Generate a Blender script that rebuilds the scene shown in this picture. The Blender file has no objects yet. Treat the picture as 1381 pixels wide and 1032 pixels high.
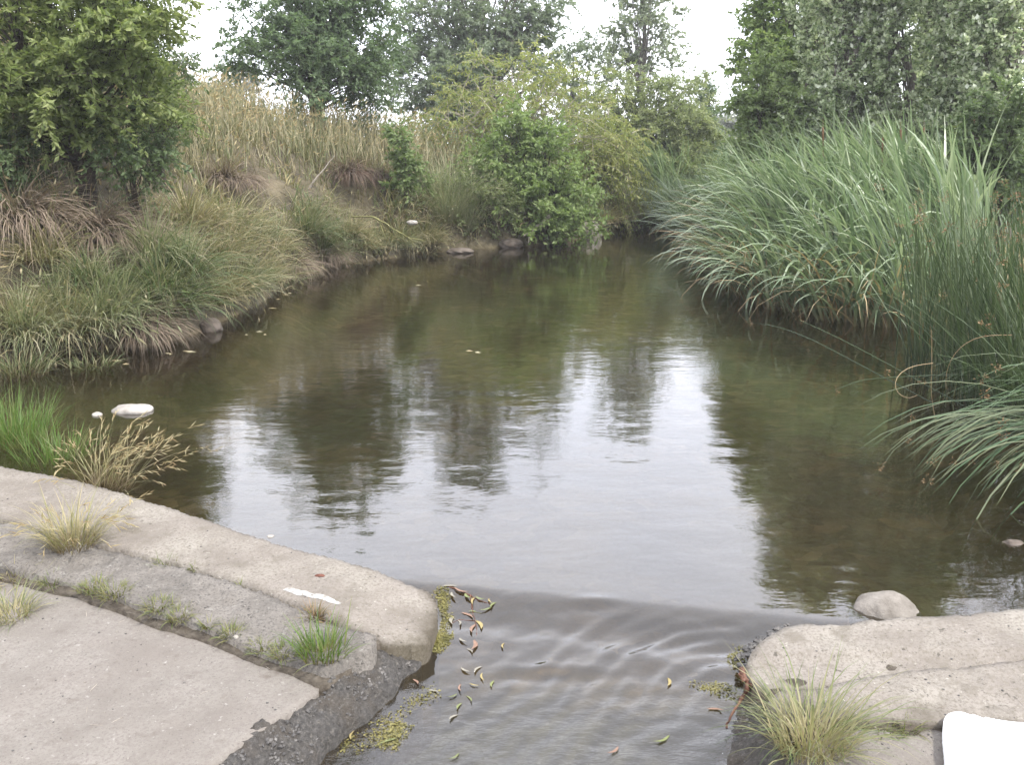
import bpy, bmesh, math, random
import numpy as np
from mathutils import Vector

SC = bpy.context.scene
COL = SC.collection
random.seed(7)
RNG = np.random.default_rng(11)
R = math.radians

# ------------------------------------------------------------------ camera
CAM_H, F, PITCH = 1.75, 1300.0, R(13.87)
cd = bpy.data.cameras.new('camera')
cam = bpy.data.objects.new('camera', cd)
COL.objects.link(cam)
cam.location = (0, 0, CAM_H)
cam.rotation_euler = (R(90) - PITCH, 0, 0)
cd.sensor_width = 36.0
cd.lens = 36.0 * F / 1381.0
cd.clip_start, cd.clip_end = 0.05, 2000
SC.camera = cam

# ------------------------------------------------------------------ light
HAZE = .0018
SUN_EL, SUN_AZ = R(56), R(128)
world = bpy.data.worlds.new('World')
SC.world = world
world.use_nodes = True
wt = world.node_tree
wt.nodes.clear()
wo = wt.nodes.new('ShaderNodeOutputWorld')
bg = wt.nodes.new('ShaderNodeBackground')
bg.inputs['Strength'].default_value = 0.1
sky = wt.nodes.new('ShaderNodeTexSky')
sky.sky_type = 'NISHITA'
sky.sun_disc = False
sky.sun_elevation = SUN_EL
sky.sun_rotation = SUN_AZ
tc = wt.nodes.new('ShaderNodeTexCoord')
ns = wt.nodes.new('ShaderNodeTexNoise')
ns.inputs['Scale'].default_value = 2.6
ns.inputs['Detail'].default_value = 5
wt.links.new(tc.outputs['Generated'], ns.inputs['Vector'])
rp = wt.nodes.new('ShaderNodeValToRGB')          # cloud sheet: brightness varies softly all over the sky
rp.color_ramp.elements[0].position = .3
rp.color_ramp.elements[0].color = (.82, .85, .97, 1)
rp.color_ramp.elements[1].position = .7
rp.color_ramp.elements[1].color = (1.0, 1.0, 1.05, 1)
wt.links.new(ns.outputs['Fac'], rp.inputs['Fac'])
mul = wt.nodes.new('ShaderNodeVectorMath')
mul.operation = 'SCALE'
sepz = wt.nodes.new('ShaderNodeSeparateXYZ')
wt.links.new(tc.outputs['Generated'], sepz.inputs[0])
gr = wt.nodes.new('ShaderNodeMapRange')          # hazy overcast: brightest low down, the same all round
gr.inputs['From Min'].default_value = .1
gr.inputs['From Max'].default_value = .95
gr.inputs['To Min'].default_value = 31.0
gr.inputs['To Max'].default_value = 15.5
wt.links.new(sepz.outputs['Z'], gr.inputs['Value'])
wt.links.new(gr.outputs[0], mul.inputs['Scale'])
wt.links.new(rp.outputs['Color'], mul.inputs[0])
mx = wt.nodes.new('ShaderNodeMixRGB')
mx.inputs['Fac'].default_value = 0.78
wt.links.new(sky.outputs['Color'], mx.inputs[1])
wt.links.new(mul.outputs[0], mx.inputs[2])
wt.links.new(mx.outputs[0], bg.inputs['Color'])
wt.links.new(bg.outputs[0], wo.inputs['Surface'])

sl = bpy.data.lights.new('sun', 'SUN')
sl.energy = 3.6
sl.angle = R(6)
sl.color = (1, .955, .88)
so = bpy.data.objects.new('sun', sl)
COL.objects.link(so)
sdir = Vector((math.sin(SUN_AZ) * math.cos(SUN_EL), math.cos(SUN_AZ) * math.cos(SUN_EL), math.sin(SUN_EL)))
so.rotation_euler = sdir.to_track_quat('Z', 'Y').to_euler()

SC.view_settings.view_transform = 'Standard'
SC.view_settings.look = 'None'
SC.view_settings.exposure = 0.6
SC.view_settings.gamma = 1.0
SC.view_settings.use_curve_mapping = False
SC.render.engine = 'CYCLES'
cy = SC.cycles
cy.max_bounces = 7
cy.diffuse_bounces = 5
cy.glossy_bounces = 3
cy.transmission_bounces = 4
cy.transparent_max_bounces = 12
cy.caustics_reflective = False
cy.caustics_refractive = False
cy.use_denoising = True


# ------------------------------------------------------------------ photo geometry helpers
def ray(px, py):
    u, v = (px - 690.5) / F, (516.0 - py) / F
    cp, sp = math.cos(PITCH), math.sin(PITCH)
    return np.array([u, cp + v * sp, -sp + v * cp])


def P(px, py, z=0.0):
    d = ray(px, py)
    t = (z - CAM_H) / d[2]
    return np.array([0, 0, CAM_H]) + t * d


def PD(px, py, D):
    d = ray(px, py)
    return np.array([0, 0, CAM_H]) + d * (D / d[1])


def PXM(D):          # metres per photo pixel at distance D
    return D / F


# ------------------------------------------------------------------ numpy noise
def _h(ix, iy, seed):
    n = (ix.astype(np.int64) * 374761393 + iy.astype(np.int64) * 668265263 + seed * 974711) & 0x7fffffff
    n = ((n ^ (n >> 13)) * 1274126177) & 0x7fffffff
    n = n ^ (n >> 16)
    return (n & 0xffff) / 65535.0


def vnoise(x, y, seed=0):
    x, y = np.asarray(x, float), np.asarray(y, float)
    ix, iy = np.floor(x), np.floor(y)
    fx, fy = x - ix, y - iy
    fx, fy = fx * fx * (3 - 2 * fx), fy * fy * (3 - 2 * fy)
    a, b = _h(ix, iy, seed), _h(ix + 1, iy, seed)
    c, d = _h(ix, iy + 1, seed), _h(ix + 1, iy + 1, seed)
    return (a * (1 - fx) + b * fx) * (1 - fy) + (c * (1 - fx) + d * fx) * fy - .5


def fbm(x, y, seed=0, oct=4, gain=.5):
    s, a, f = 0, 1., 1.
    for i in range(oct):
        s = s + a * vnoise(x * f, y * f, seed + i * 17)
        a *= gain
        f *= 2.03
    return s


def ss(a, b, x):
    t = np.clip((x - a) / (b - a), 0, 1)
    return t * t * (3 - 2 * t)


def poly_sd(x, y, poly):
    """signed distance to a closed polygon, negative inside"""
    x, y = np.asarray(x, float), np.asarray(y, float)
    d2 = np.full(x.shape, 1e18)
    inside = np.zeros(x.shape, bool)
    n = len(poly)
    for i in range(n):
        ax, ay = poly[i][:2]
        bx, by = poly[(i + 1) % n][:2]
        ex, ey = bx - ax, by - ay
        t = np.clip(((x - ax) * ex + (y - ay) * ey) / (ex * ex + ey * ey + 1e-12), 0, 1)
        d2 = np.minimum(d2, (x - ax - t * ex) ** 2 + (y - ay - t * ey) ** 2)
        if ay != by:
            c = ((ay > y) != (by > y)) & (x < (bx - ax) * (y - ay) / (by - ay) + ax)
            inside ^= c
    return np.where(inside, -1, 1) * np.sqrt(d2)


# ------------------------------------------------------------------ mesh / object helpers
def mesh_quads(name, V, Q, UV=None, smooth=True):
    V = np.ascontiguousarray(V, np.float32)
    Q = np.ascontiguousarray(Q, np.int32)
    me = bpy.data.meshes.new(name)
    me.vertices.add(len(V))
    me.vertices.foreach_set('co', V.ravel())
    me.loops.add(Q.size)
    me.loops.foreach_set('vertex_index', Q.ravel())
    me.polygons.add(len(Q))
    me.polygons.foreach_set('loop_start', np.arange(0, Q.size, Q.shape[1], dtype=np.int32))
    if UV is not None:
        ul = me.uv_layers.new(name='UVMap')
        ul.data.foreach_set('uv', np.ascontiguousarray(UV, np.float32)[Q.ravel()].ravel())
    me.update(calc_edges=True)
    me.polygons.foreach_set('use_smooth', np.full(len(Q), smooth))
    return me


class MB:
    def __init__(s):
        s.V, s.Q, s.U, s.n = [], [], [], 0

    def add(s, V, Q, U=None):
        V = np.asarray(V, float).reshape(-1, 3)
        Q = np.asarray(Q, int).reshape(-1, 4)
        s.V.append(V)
        s.Q.append(Q + s.n)
        s.U.append(np.zeros((len(V), 2)) if U is None else np.asarray(U, float).reshape(-1, 2))
        s.n += len(V)

    def mesh(s, name, smooth=True):
        return mesh_quads(name, np.vstack(s.V), np.vstack(s.Q), np.vstack(s.U), smooth)

    def tube(s, pts, rad, ns=6, u=None):
        pts = np.asarray(pts, float)
        n = len(pts)
        rad = np.broadcast_to(rad, (n,))
        T = np.gradient(pts, axis=0)
        T /= np.linalg.norm(T, axis=1)[:, None] + 1e-9
        ref = np.array([.31, .2, .93])
        if abs(T[0] @ ref) > .9:
            ref = np.array([.9, -.3, .1])
        A = np.cross(T, ref)
        A /= np.linalg.norm(A, axis=1)[:, None] + 1e-9
        B = np.cross(T, A)
        a = np.linspace(0, 2 * np.pi, ns, endpoint=False)
        V = pts[:, None] + rad[:, None, None] * (np.cos(a)[None, :, None] * A[:, None] + np.sin(a)[None, :, None] * B[:, None])
        i, j = np.meshgrid(np.arange(n - 1), np.arange(ns), indexing='ij')
        k = (j + 1) % ns
        Q = np.stack([i * ns + j, i * ns + k, (i + 1) * ns + k, (i + 1) * ns + j], -1).reshape(-1, 4)
        U = np.stack(np.broadcast_arrays(np.full((n, ns), RNG.random() if u is None else u), np.linspace(0, 1, n)[:, None]), -1)
        s.add(V, Q, U.reshape(-1, 2))


def obj(name, me, mat=None, parent=None, loc=None):
    o = bpy.data.objects.new(name, me)
    COL.objects.link(o)
    if mat is not None and me is not None and not me.materials:
        me.materials.append(mat)
    if parent is not None:
        o.parent = parent
    if loc is not None:
        o.location = loc
    return o


def tag(o, label=None, cat=None, group=None, kind=None):
    if label: o['label'] = label
    if cat: o['category'] = cat
    if group: o['group'] = group
    if kind: o['kind'] = kind
    return o


def root(name, loc, label, cat, group=None):
    o = obj(name, None, loc=tuple(loc))
    o.empty_display_size = .1
    return tag(o, label, cat, group)


# ------------------------------------------------------------------ materials
def new_mat(name):
    m = bpy.data.materials.new(name)
    m.use_nodes = True
    nt = m.node_tree
    nt.nodes.clear()
    return m, nt, nt.nodes.new('ShaderNodeOutputMaterial')


def N(nt, t, **kw):
    n = nt.nodes.new('ShaderNode' + t)
    for k, v in kw.items():
        if k in n.inputs.keys():
            n.inputs[k].default_value = v
        else:
            setattr(n, k, v)
    return n


def ramp(nt, stops, src=None):
    r = nt.nodes.new('ShaderNodeValToRGB')
    e = r.color_ramp.elements
    while len(e) < len(stops):
        e.new(.5)
    for i, (p, c) in enumerate(stops):
        e[i].position = p
        e[i].color = (*c, 1) if len(c) == 3 else c
    if src is not None:
        nt.links.new(src, r.inputs['Fac'])
    return r


def plant_mat(name, cols, base=None, trans=.35, rough=.5, back=None, spec=.35, base_to=.45):
    """cols: colours picked per blade / leaf by uv.x; base: colour at the foot of a blade (uv.y = 0)"""
    m, nt, out = new_mat(name)
    L = nt.links.new
    uv = N(nt, 'UVMap')
    sx = N(nt, 'SeparateXYZ')
    L(uv.outputs[0], sx.inputs[0])
    oi = N(nt, 'ObjectInfo')
    ad = N(nt, 'Math', operation='MULTIPLY_ADD')
    L(oi.outputs['Random'], ad.inputs[0])
    ad.inputs[1].default_value = .37
    L(sx.outputs['X'], ad.inputs[2])
    fr = N(nt, 'Math', operation='PINGPONG')
    L(ad.outputs[0], fr.inputs[0])
    fr.inputs[1].default_value = 1.0
    r = ramp(nt, [(i / max(1, len(cols) - 1), c) for i, c in enumerate(cols)], fr.outputs[0])
    col = r.outputs[0]
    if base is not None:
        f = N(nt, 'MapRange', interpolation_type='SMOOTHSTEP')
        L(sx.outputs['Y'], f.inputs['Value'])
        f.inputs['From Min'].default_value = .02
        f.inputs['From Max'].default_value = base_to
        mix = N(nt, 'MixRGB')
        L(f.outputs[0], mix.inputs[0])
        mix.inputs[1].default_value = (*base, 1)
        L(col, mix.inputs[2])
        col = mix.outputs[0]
    if back is not None:
        g = N(nt, 'NewGeometry')
        mix = N(nt, 'MixRGB')
        L(g.outputs['Backfacing'], mix.inputs[0])
        L(col, mix.inputs[1])
        mix.inputs[2].default_value = (*back, 1)
        col = mix.outputs[0]
    p = N(nt, 'BsdfPrincipled', Roughness=rough)
    p.inputs['Specular IOR Level'].default_value = spec
    L(col, p.inputs['Base Color'])
    tr = N(nt, 'BsdfTranslucent')
    br = N(nt, 'MixRGB', blend_type='MULTIPLY')
    br.inputs[0].default_value = 1
    L(col, br.inputs[1])
    br.inputs[2].default_value = (1.2, 1.3, .85, 1)
    L(br.outputs[0], tr.inputs[0])
    ms = N(nt, 'MixShader')
    ms.inputs[0].default_value = trans
    L(p.outputs[0], ms.inputs[1])
    L(tr.outputs[0], ms.inputs[2])
    L(ms.outputs[0], out.inputs[0])
    return m


def solid_mat(name, stops, *a, wet=None, **k):
    m = _solid_mat(name, stops, *a, **k)
    if wet is not None:          # damp band just above the water
        nt = m.node_tree
        p = [n for n in nt.nodes if n.type == 'BSDF_PRINCIPLED'][0]
        src = p.inputs['Base Color'].links[0].from_socket
        g = N(nt, 'NewGeometry')
        sp = N(nt, 'SeparateXYZ')
        nt.links.new(g.outputs['Position'], sp.inputs[0])
        nz = N(nt, 'TexNoise', Scale=9, Detail=4)
        nt.links.new(g.outputs['Position'], nz.inputs['Vector'])
        ad = N(nt, 'Math', operation='MULTIPLY_ADD')
        nt.links.new(nz.outputs[0], ad.inputs[0])
        ad.inputs[1].default_value = -.07
        nt.links.new(sp.outputs['Z'], ad.inputs[2])
        f = N(nt, 'MapRange')
        nt.links.new(ad.outputs[0], f.inputs[0])
        f.inputs['From Min'].default_value = wet - .035
        f.inputs['From Max'].default_value = wet - .07
        mix = N(nt, 'MixRGB', blend_type='MULTIPLY')
        nt.links.new(f.outputs[0], mix.inputs[0])
        nt.links.new(src, mix.inputs[1])
        mix.inputs[2].default_value = (.42, .40, .34, 1)
        nt.links.new(mix.outputs[0], p.inputs['Base Color'])
    return m


def _solid_mat(name, stops, scale=6, detail=6, rough=.85, bump=.3, bscale=40, bdist=.01, spec=.3, stains=None, rough2=None):
    """noise coloured solid in object space, with fine relief"""
    m, nt, out = new_mat(name)
    L = nt.links.new
    tc = N(nt, 'TexCoord')
    n1 = N(nt, 'TexNoise', Scale=scale, Detail=detail, Roughness=.62)
    L(tc.outputs['Object'], n1.inputs['Vector'])
    r = ramp(nt, stops, n1.outputs[0])
    col = r.outputs[0]
    for (sc_, lo, hi, c, seedoff) in (stains or []):
        n3 = N(nt, 'TexNoise', Scale=sc_, Detail=5, Roughness=.6)
        mp = N(nt, 'Mapping')
        mp.inputs['Location'].default_value = (seedoff, seedoff * .7, 0)
        L(tc.outputs['Object'], mp.inputs[0])
        L(mp.outputs[0], n3.inputs['Vector'])
        f = N(nt, 'MapRange')
        L(n3.outputs[0], f.inputs['Value'])
        f.inputs['From Min'].default_value = lo
        f.inputs['From Max'].default_value = hi
        mix = N(nt, 'MixRGB')
        L(f.outputs[0], mix.inputs[0])
        L(col, mix.inputs[1])
        mix.inputs[2].default_value = (*c, 1)
        col = mix.outputs[0]
    p = N(nt, 'BsdfPrincipled', Roughness=rough)
    p.inputs['Specular IOR Level'].default_value = spec
    L(col, p.inputs['Base Color'])
    n2 = N(nt, 'TexNoise', Scale=bscale, Detail=8, Roughness=.7)
    L(tc.outputs['Object'], n2.inputs['Vector'])
    b = N(nt, 'Bump', Strength=bump, Distance=bdist)
    L(n2.outputs[0], b.inputs['Height'])
    L(b.outputs[0], p.inputs['Normal'])
    L(p.outputs[0], out.inputs[0])
    return m


M = {}
M['concrete'] = solid_mat('concrete_worn', [(.3, (.158, .137, .118)), (.5, (.212, .188, .164)), (.7, (.26, .234, .208))], scale=5, wet=.03, bump=.8, bscale=90, bdist=.006,
                          stains=[(2.2, .48, .72, (.29, .268, .232), 3), (7, .56, .72, (.14, .122, .098), 9), (85, .46, .66, (.165, .146, .118), 31), (45, .62, .7, (.09, .08, .066), 1), (60, .64, .72, (.35, .33, .29), 21), (160, .58, .7, (.10, .09, .075), 41)])
M['concrete_rough'] = solid_mat('concrete_rough', [(.3, (.145, .13, .114)), (.5, (.192, .174, .154)), (.72, (.235, .216, .194))], scale=9, bump=1, bscale=60, bdist=.012,
                                stains=[(3, .5, .7, (.12, .11, .098), 5), (38, .58, .7, (.26, .245, .22), 2), (50, .6, .72, (.06, .055, .05), 8), (110, .5, .66, (.10, .092, .083), 17)])
M['apron'] = solid_mat('concrete_apron', [(.3, (.163, .146, .128)), (.5, (.20, .182, .161)), (.7, (.236, .216, .194))], scale=3.5, bump=.7, bscale=110, bdist=.005,
                       stains=[(1.6, .48, .72, (.168, .146, .128), 4), (14, .58, .72, (.14, .12, .103), 14), (90, .47, .66, (.165, .145, .13), 33), (55, .62, .72, (.29, .272, .25), 2), (70, .64, .73, (.105, .093, .082), 12), (180, .58, .7, (.10, .09, .08), 43)])
M['aggregate'] = solid_mat('wet_aggregate', [(.3, (.04, .036, .033)), (.5, (.075, .069, .063)), (.7, (.13, .12, .11))], scale=60, rough=.55, bump=1, bscale=85, bdist=.02, spec=.5,
                           stains=[(5, .45, .65, (.085, .068, .05), 2), (70, .55, .7, (.17, .155, .135), 6)])
M['stone'] = solid_mat('pale_stone', [(.3, (0.158, 0.139, 0.120)), (.5, (0.247, 0.225, 0.195)), (.7, (0.315, 0.292, 0.262))], scale=11, bump=.6, bscale=45, bdist=.01,
                       stains=[(7, .58, .7, (0.120, 0.101, 0.083), 4)])
M['white_stone'] = solid_mat('white_stone', [(.3, (0.240, 0.220, 0.192)), (.6, (0.368, 0.344, 0.312))], scale=12, bump=.5, bscale=40, bdist=.01)
M['brown_stone'] = solid_mat('brown_stone', [(.3, (0.070, 0.055, 0.042)), (.5, (0.119, 0.098, 0.081)), (.7, (0.175, 0.147, 0.126))], scale=10, bump=.6, bscale=40, bdist=.01)
M['bark'] = solid_mat('bark', [(.3, (.028, .022, .017)), (.6, (.07, .056, .043))], scale=20, bump=1, bscale=60, bdist=.02)
M['bark_grey'] = solid_mat('bark_grey', [(.3, (.07, .06, .05)), (.6, (.16, .14, .12))], scale=20, bump=1, bscale=60, bdist=.02)
M['dead_wood'] = solid_mat('dead_wood', [(.3, (.22, .185, .15)), (.6, (.38, .34, .29))], scale=20, bump=.6, bscale=60, bdist=.01)
M['red_wood'] = solid_mat('red_brown_wood', [(.3, (.05, .02, .012)), (.6, (.15, .07, .045))], scale=25, bump=.6, bscale=60, bdist=.01, rough=.45)
M['white_cloth'] = solid_mat('white_sheet', [(.3, (.86, .86, .86)), (.7, (.9, .9, .9))], scale=6, bump=.05, bscale=30, rough=.7)
M['white_paint'] = solid_mat('white_paint', [(.38, (.24, .225, .20)), (.5, (.40, .39, .375))], scale=45, bump=.2, bscale=70)
M['rust'] = solid_mat('rusty_scrap', [(.3, (.07, .026, .018)), (.6, (.16, .07, .05))], scale=40)
M['seed_brown'] = plant_mat('seed_brown', [(0.104, 0.060, 0.028), (0.192, 0.120, 0.060), (0.264, 0.184, 0.104)], trans=.15, rough=.8)
M['spike'] = plant_mat('cattail_spike', [(.09, .05, .025), (.14, .075, .035)], trans=0, rough=.9)

G = {}
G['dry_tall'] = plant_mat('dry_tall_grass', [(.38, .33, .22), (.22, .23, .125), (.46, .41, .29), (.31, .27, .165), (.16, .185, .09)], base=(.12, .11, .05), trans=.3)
G['seed_pale'] = plant_mat('pale_seed_heads', [(.38, .32, .19), (.52, .46, .31), (.45, .38, .23), (.34, .25, .14)], trans=.3, rough=.8)
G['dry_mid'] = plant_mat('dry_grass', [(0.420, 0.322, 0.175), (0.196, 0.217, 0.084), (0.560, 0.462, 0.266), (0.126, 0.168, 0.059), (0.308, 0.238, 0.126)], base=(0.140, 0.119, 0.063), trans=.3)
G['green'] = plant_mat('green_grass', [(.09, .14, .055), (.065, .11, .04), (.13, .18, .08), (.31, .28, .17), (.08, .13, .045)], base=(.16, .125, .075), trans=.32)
G['greydead'] = plant_mat('grey_thatch', [(.23, .175, .13), (.31, .25, .19), (.15, .11, .08), (.27, .21, .16)], base=(.10, .075, .055), trans=.15, rough=.8)
G['reddead'] = plant_mat('red_brown_thatch', [(.15, .095, .068), (.22, .155, .115), (.10, .06, .044), (.29, .235, .18)], base=(.07, .045, .034), trans=.15, rough=.8)
G['straw'] = plant_mat('straw_grass', [(.42, .345, .22), (.29, .25, .14), (.18, .195, .09), (.48, .405, .27)], base=(.20, .155, .09), trans=.3)
G['palegreen'] = plant_mat('pale_feather_grass', [(0.238, 0.266, 0.147), (0.308, 0.315, 0.196), (0.154, 0.203, 0.087), (0.420, 0.385, 0.266)], base=(0.168, 0.168, 0.084), trans=.3)
G['bright'] = plant_mat('bright_green_grass', [(.10, .175, .035), (.13, .21, .05), (.075, .135, .028), (.22, .24, .09)], base=(.20, .17, .07), trans=.4, base_to=.35)
G['tuft_right'] = plant_mat('green_straw_tuft', [(.12, .165, .06), (.16, .20, .08), (.085, .13, .042), (.30, .275, .16)], base=(.42, .36, .23), trans=.35, base_to=.8)
G['tuft_dry'] = plant_mat('dry_tuft', [(.36, .31, .19), (.28, .25, .13), (.20, .21, .09), (.40, .34, .21)], base=(.20, .15, .09), trans=.3)
G['rust_tuft'] = plant_mat('rusty_tuft', [(.20, .12, .06), (.14, .13, .05), (.28, .19, .11)], base=(.11, .06, .04), trans=.2)
G['moss'] = plant_mat('joint_weed', [(.15, .17, .055), (.21, .20, .085), (.10, .14, .04)], base=(.20, .16, .08), trans=.3)
G['cattail'] = plant_mat('cattail_leaf', [(.18, .245, .135), (.26, .325, .20), (.095, .145, .075), (.37, .42, .29), (.13, .19, .10)], base=(.26, .22, .12), trans=.28, rough=.38, spec=.6, base_to=.3)
G['cattail_dead'] = plant_mat('dead_cattail_leaf', [(.32, .22, .12), (.42, .33, .2), (.24, .16, .09)], trans=.25, rough=.7)
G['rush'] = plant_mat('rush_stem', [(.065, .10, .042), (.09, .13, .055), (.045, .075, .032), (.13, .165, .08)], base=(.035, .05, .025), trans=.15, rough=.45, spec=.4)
G['rush_front'] = plant_mat('rush_stem_pale', [(.07, .12, .052), (.10, .15, .07), (.05, .09, .038), (.15, .165, .09)], base=(.05, .075, .035), trans=.15, rough=.45, spec=.4)

# ------------------------------------------------------------------ water outline and ground height
def W2(*pts):
    return [tuple(P(x, y, 0)[:2]) for x, y in pts]


SHORE_L = W2((-60, 540), (-10, 505), (20, 494), (70, 484), (130, 477), (200, 467), (262, 450), (300, 432), (350, 411), (388, 384),
             (440, 361), (520, 348), (600, 339), (660, 334), (720, 331), (778, 323), (805, 317), (840, 310), (880, 306), (925, 304))
SHORE_R = [(5.2, 20.6), (5.0, 18.8), (3.6, 17.2), (3.0, 15.2), (2.9, 13.2), (3.1, 11.8), (3.9, 11.0), (4.8, 10.4), (4.9, 9.3), (4.2, 8.0), (3.7, 6.8), (3.35, 5.8), (3.2, 4.8), (3.4, 3.6)]
WATER_POLY = SHORE_L + SHORE_R + [(3.6, 3.0), (3.6, -9), (-4.4, -9), (-4.4, 4.0), (-4.9, 5.6)]


def ground_z(x, y):
    x, y = np.asarray(x, float), np.asarray(y, float)
    sd = poly_sd(x, y, WATER_POLY)
    sd = sd + fbm(x * 1.3, y * 1.3, 5, 3) * .22 * ss(4.5, 6.0, y)
    bed = -np.minimum(.10 + .42 * np.minimum(-sd, 0.8), .42) - .035 * fbm(x * 3, y * 3, 8, 3)
    xc = np.interp(y, [-10, 5, 10, 20, 22, 40], [-.3, -.3, .6, 2.5, 4.5, 4.5])
    left = ss(.6, -.6, x - xc)
    a = np.interp(y, [4, 9, 11, 15, 18, 21, 25], [.5, .64, .72, .76, .50, .20, .07])
    d = np.maximum(sd, 0)
    zl = .42 * ss(0, .30, d) + a * np.minimum(d, 3.4) + .05 * np.clip(d - 3.4, 0, 3)
    zr = .22 * ss(0, .4, d) + .07 * np.minimum(d, 9)
    z = left * zl + (1 - left) * zr + (.26 * fbm(x * .9, y * .9, 2, 4) + .17 * fbm(x * 2.6, y * 2.6, 3, 3)) * ss(.1, .8, d)
    for (hx, hy, hr, hd) in HOLES:
        z = z - hd * np.exp(-(((x - hx) / hr) ** 2 + ((y - hy) / (hr * 1.1)) ** 2) ** 2) * (sd > .1)
    return np.where(sd < 0, bed, z)


HOLES = []


def on_ground(px, py, tmax=45):
    d = ray(px, py)
    t = np.linspace(1.5, tmax, 1400)
    pts = np.array([0, 0, CAM_H])[None] + t[:, None] * d[None]
    gz = ground_z(pts[:, 0], pts[:, 1])
    hit = np.nonzero(pts[:, 2] < gz)[0]
    i = hit[0] if len(hit) else len(t) - 1
    p = pts[i].copy()
    p[2] = gz[i]
    return p


for (hx_, hy_, hr_, hd_) in ((322, 286, .40, .95), (478, 276, .50, .9), (20, 405, .34, .4), (150, 388, .2, .4)):
    hp = on_ground(hx_, hy_)
    hp[1] += .25
    HOLES.append((hp[0], hp[1], hr_, hd_))

# ------------------------------------------------------------------ ground sheet
def axis(lo, hi, step, far, grow=1.22):
    a = list(np.arange(lo, hi + 1e-6, step))
    s = step
    while a[-1] < far:
        s *= grow
        a.append(a[-1] + s)
    s = step
    b = []
    v = lo
    while v > -far:
        s *= grow
        v -= s
        b.append(v)
    return np.array(b[::-1] + a)


gx, gy = axis(-9, 9, .10, 150), axis(2.5, 26, .10, 150)
GX, GY = np.meshgrid(gx, gy)
GZ = ground_z(GX.ravel(), GY.ravel())
nx, ny = len(gx), len(gy)
ii, jj = np.meshgrid(np.arange(ny - 1), np.arange(nx - 1), indexing='ij')
Q = np.stack([ii * nx + jj, ii * nx + jj + 1, (ii + 1) * nx + jj + 1, (ii + 1) * nx + jj], -1).reshape(-1, 4)


def ground_material():
    m, nt, out = new_mat('ground_earth_and_stream_bed')
    L = nt.links.new
    tc = N(nt, 'TexCoord')
    geo = N(nt, 'NewGeometry')
    sp = N(nt, 'SeparateXYZ')
    L(geo.outputs['Position'], sp.inputs[0])
    n1 = N(nt, 'TexNoise', Scale=2.2, Detail=7, Roughness=.65)
    L(tc.outputs['Object'], n1.inputs['Vector'])
    land = ramp(nt, [(.3, (.035, .028, .018)), (.5, (.08, .066, .038)), (.7, (.155, .13, .078))], n1.outputs[0])
    # stream bed: cobbles of several browns, silt between them
    vo = N(nt, 'TexVoronoi', Scale=10.0)
    nn = N(nt, 'TexNoise', Scale=4, Detail=3)
    L(tc.outputs['Object'], nn.inputs['Vector'])
    mixv = N(nt, 'MixRGB')
    mixv.inputs[0].default_value = .2
    L(tc.outputs['Object'], mixv.inputs[1])
    L(nn.outputs['Color'], mixv.inputs[2])
    L(mixv.outputs[0], vo.inputs['Vector'])
    hs = N(nt, 'SeparateColor')
    L(vo.outputs['Color'], hs.inputs[0])
    bed = ramp(nt, [(.0, (.10, .075, .038)), (.4, (.15, .115, .06)), (.8, (.21, .16, .085)), (1, (.31, .25, .15))], hs.outputs[0])
    n2 = N(nt, 'TexNoise', Scale=1.1, Detail=5, Roughness=.6)
    L(tc.outputs['Object'], n2.inputs['Vector'])
    f2 = N(nt, 'MapRange')
    L(n2.outputs[0], f2.inputs[0])
    f2.inputs['From Min'].default_value = .42
    f2.inputs['From Max'].default_value = .6
    silt = N(nt, 'MixRGB')
    L(f2.outputs[0], silt.inputs[0])
    L(bed.outputs[0], silt.inputs[1])
    silt.inputs[2].default_value = (.06, .052, .024, 1)
    gr = N(nt, 'MixRGB')          # paler grey silt below the weir
    fy = N(nt, 'MapRange')
    L(sp.outputs['Y'], fy.inputs[0])
    fy.inputs['From Min'].default_value = 3.75
    fy.inputs['From Max'].default_value = 3.25
    L(fy.outputs[0], gr.inputs[0])
    L(silt.outputs[0], gr.inputs[1])
    gcol = ramp(nt, [(.3, (.05, .062, .052)), (.7, (.105, .125, .105))], n1.outputs[0])
    L(gcol.outputs[0], gr.inputs[2])
    fz = N(nt, 'MapRange')
    L(sp.outputs['Z'], fz.inputs[0])
    fz.inputs['From Min'].default_value = -.04
    fz.inputs['From Max'].default_value = .06
    mix = N(nt, 'MixRGB')
    L(fz.outputs[0], mix.inputs[0])
    L(gr.outputs[0], mix.inputs[1])
    L(land.outputs[0], mix.inputs[2])
    p = N(nt, 'BsdfPrincipled', Roughness=.9)
    L(mix.outputs[0], p.inputs['Base Color'])
    b = N(nt, 'Bump', Strength=.7, Distance=.05)
    L(vo.outputs['Distance'], b.inputs['Height'])
    b.invert = True
    n4 = N(nt, 'TexNoise', Scale=24, Detail=6)
    L(tc.outputs['Object'], n4.inputs['Vector'])
    b2 = N(nt, 'Bump', Strength=.5, Distance=.03)
    L(n4.outputs[0], b2.inputs['Height'])
    L(b.outputs[0], b2.inputs['Normal'])
    L(b2.outputs[0], p.inputs['Normal'])
    L(p.outputs[0], out.inputs[0])
    return m


gme = mesh_quads('ground', np.stack([GX.ravel(), GY.ravel(), GZ], -1), Q)
tag(obj('ground', gme, ground_material()), 'earth banks and brown stony bed of the stream', 'ground', kind='structure')

# ------------------------------------------------------------------ water
LIPL, LIPR = P(600, 792, 0), P(1062, 836, 0)


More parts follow.
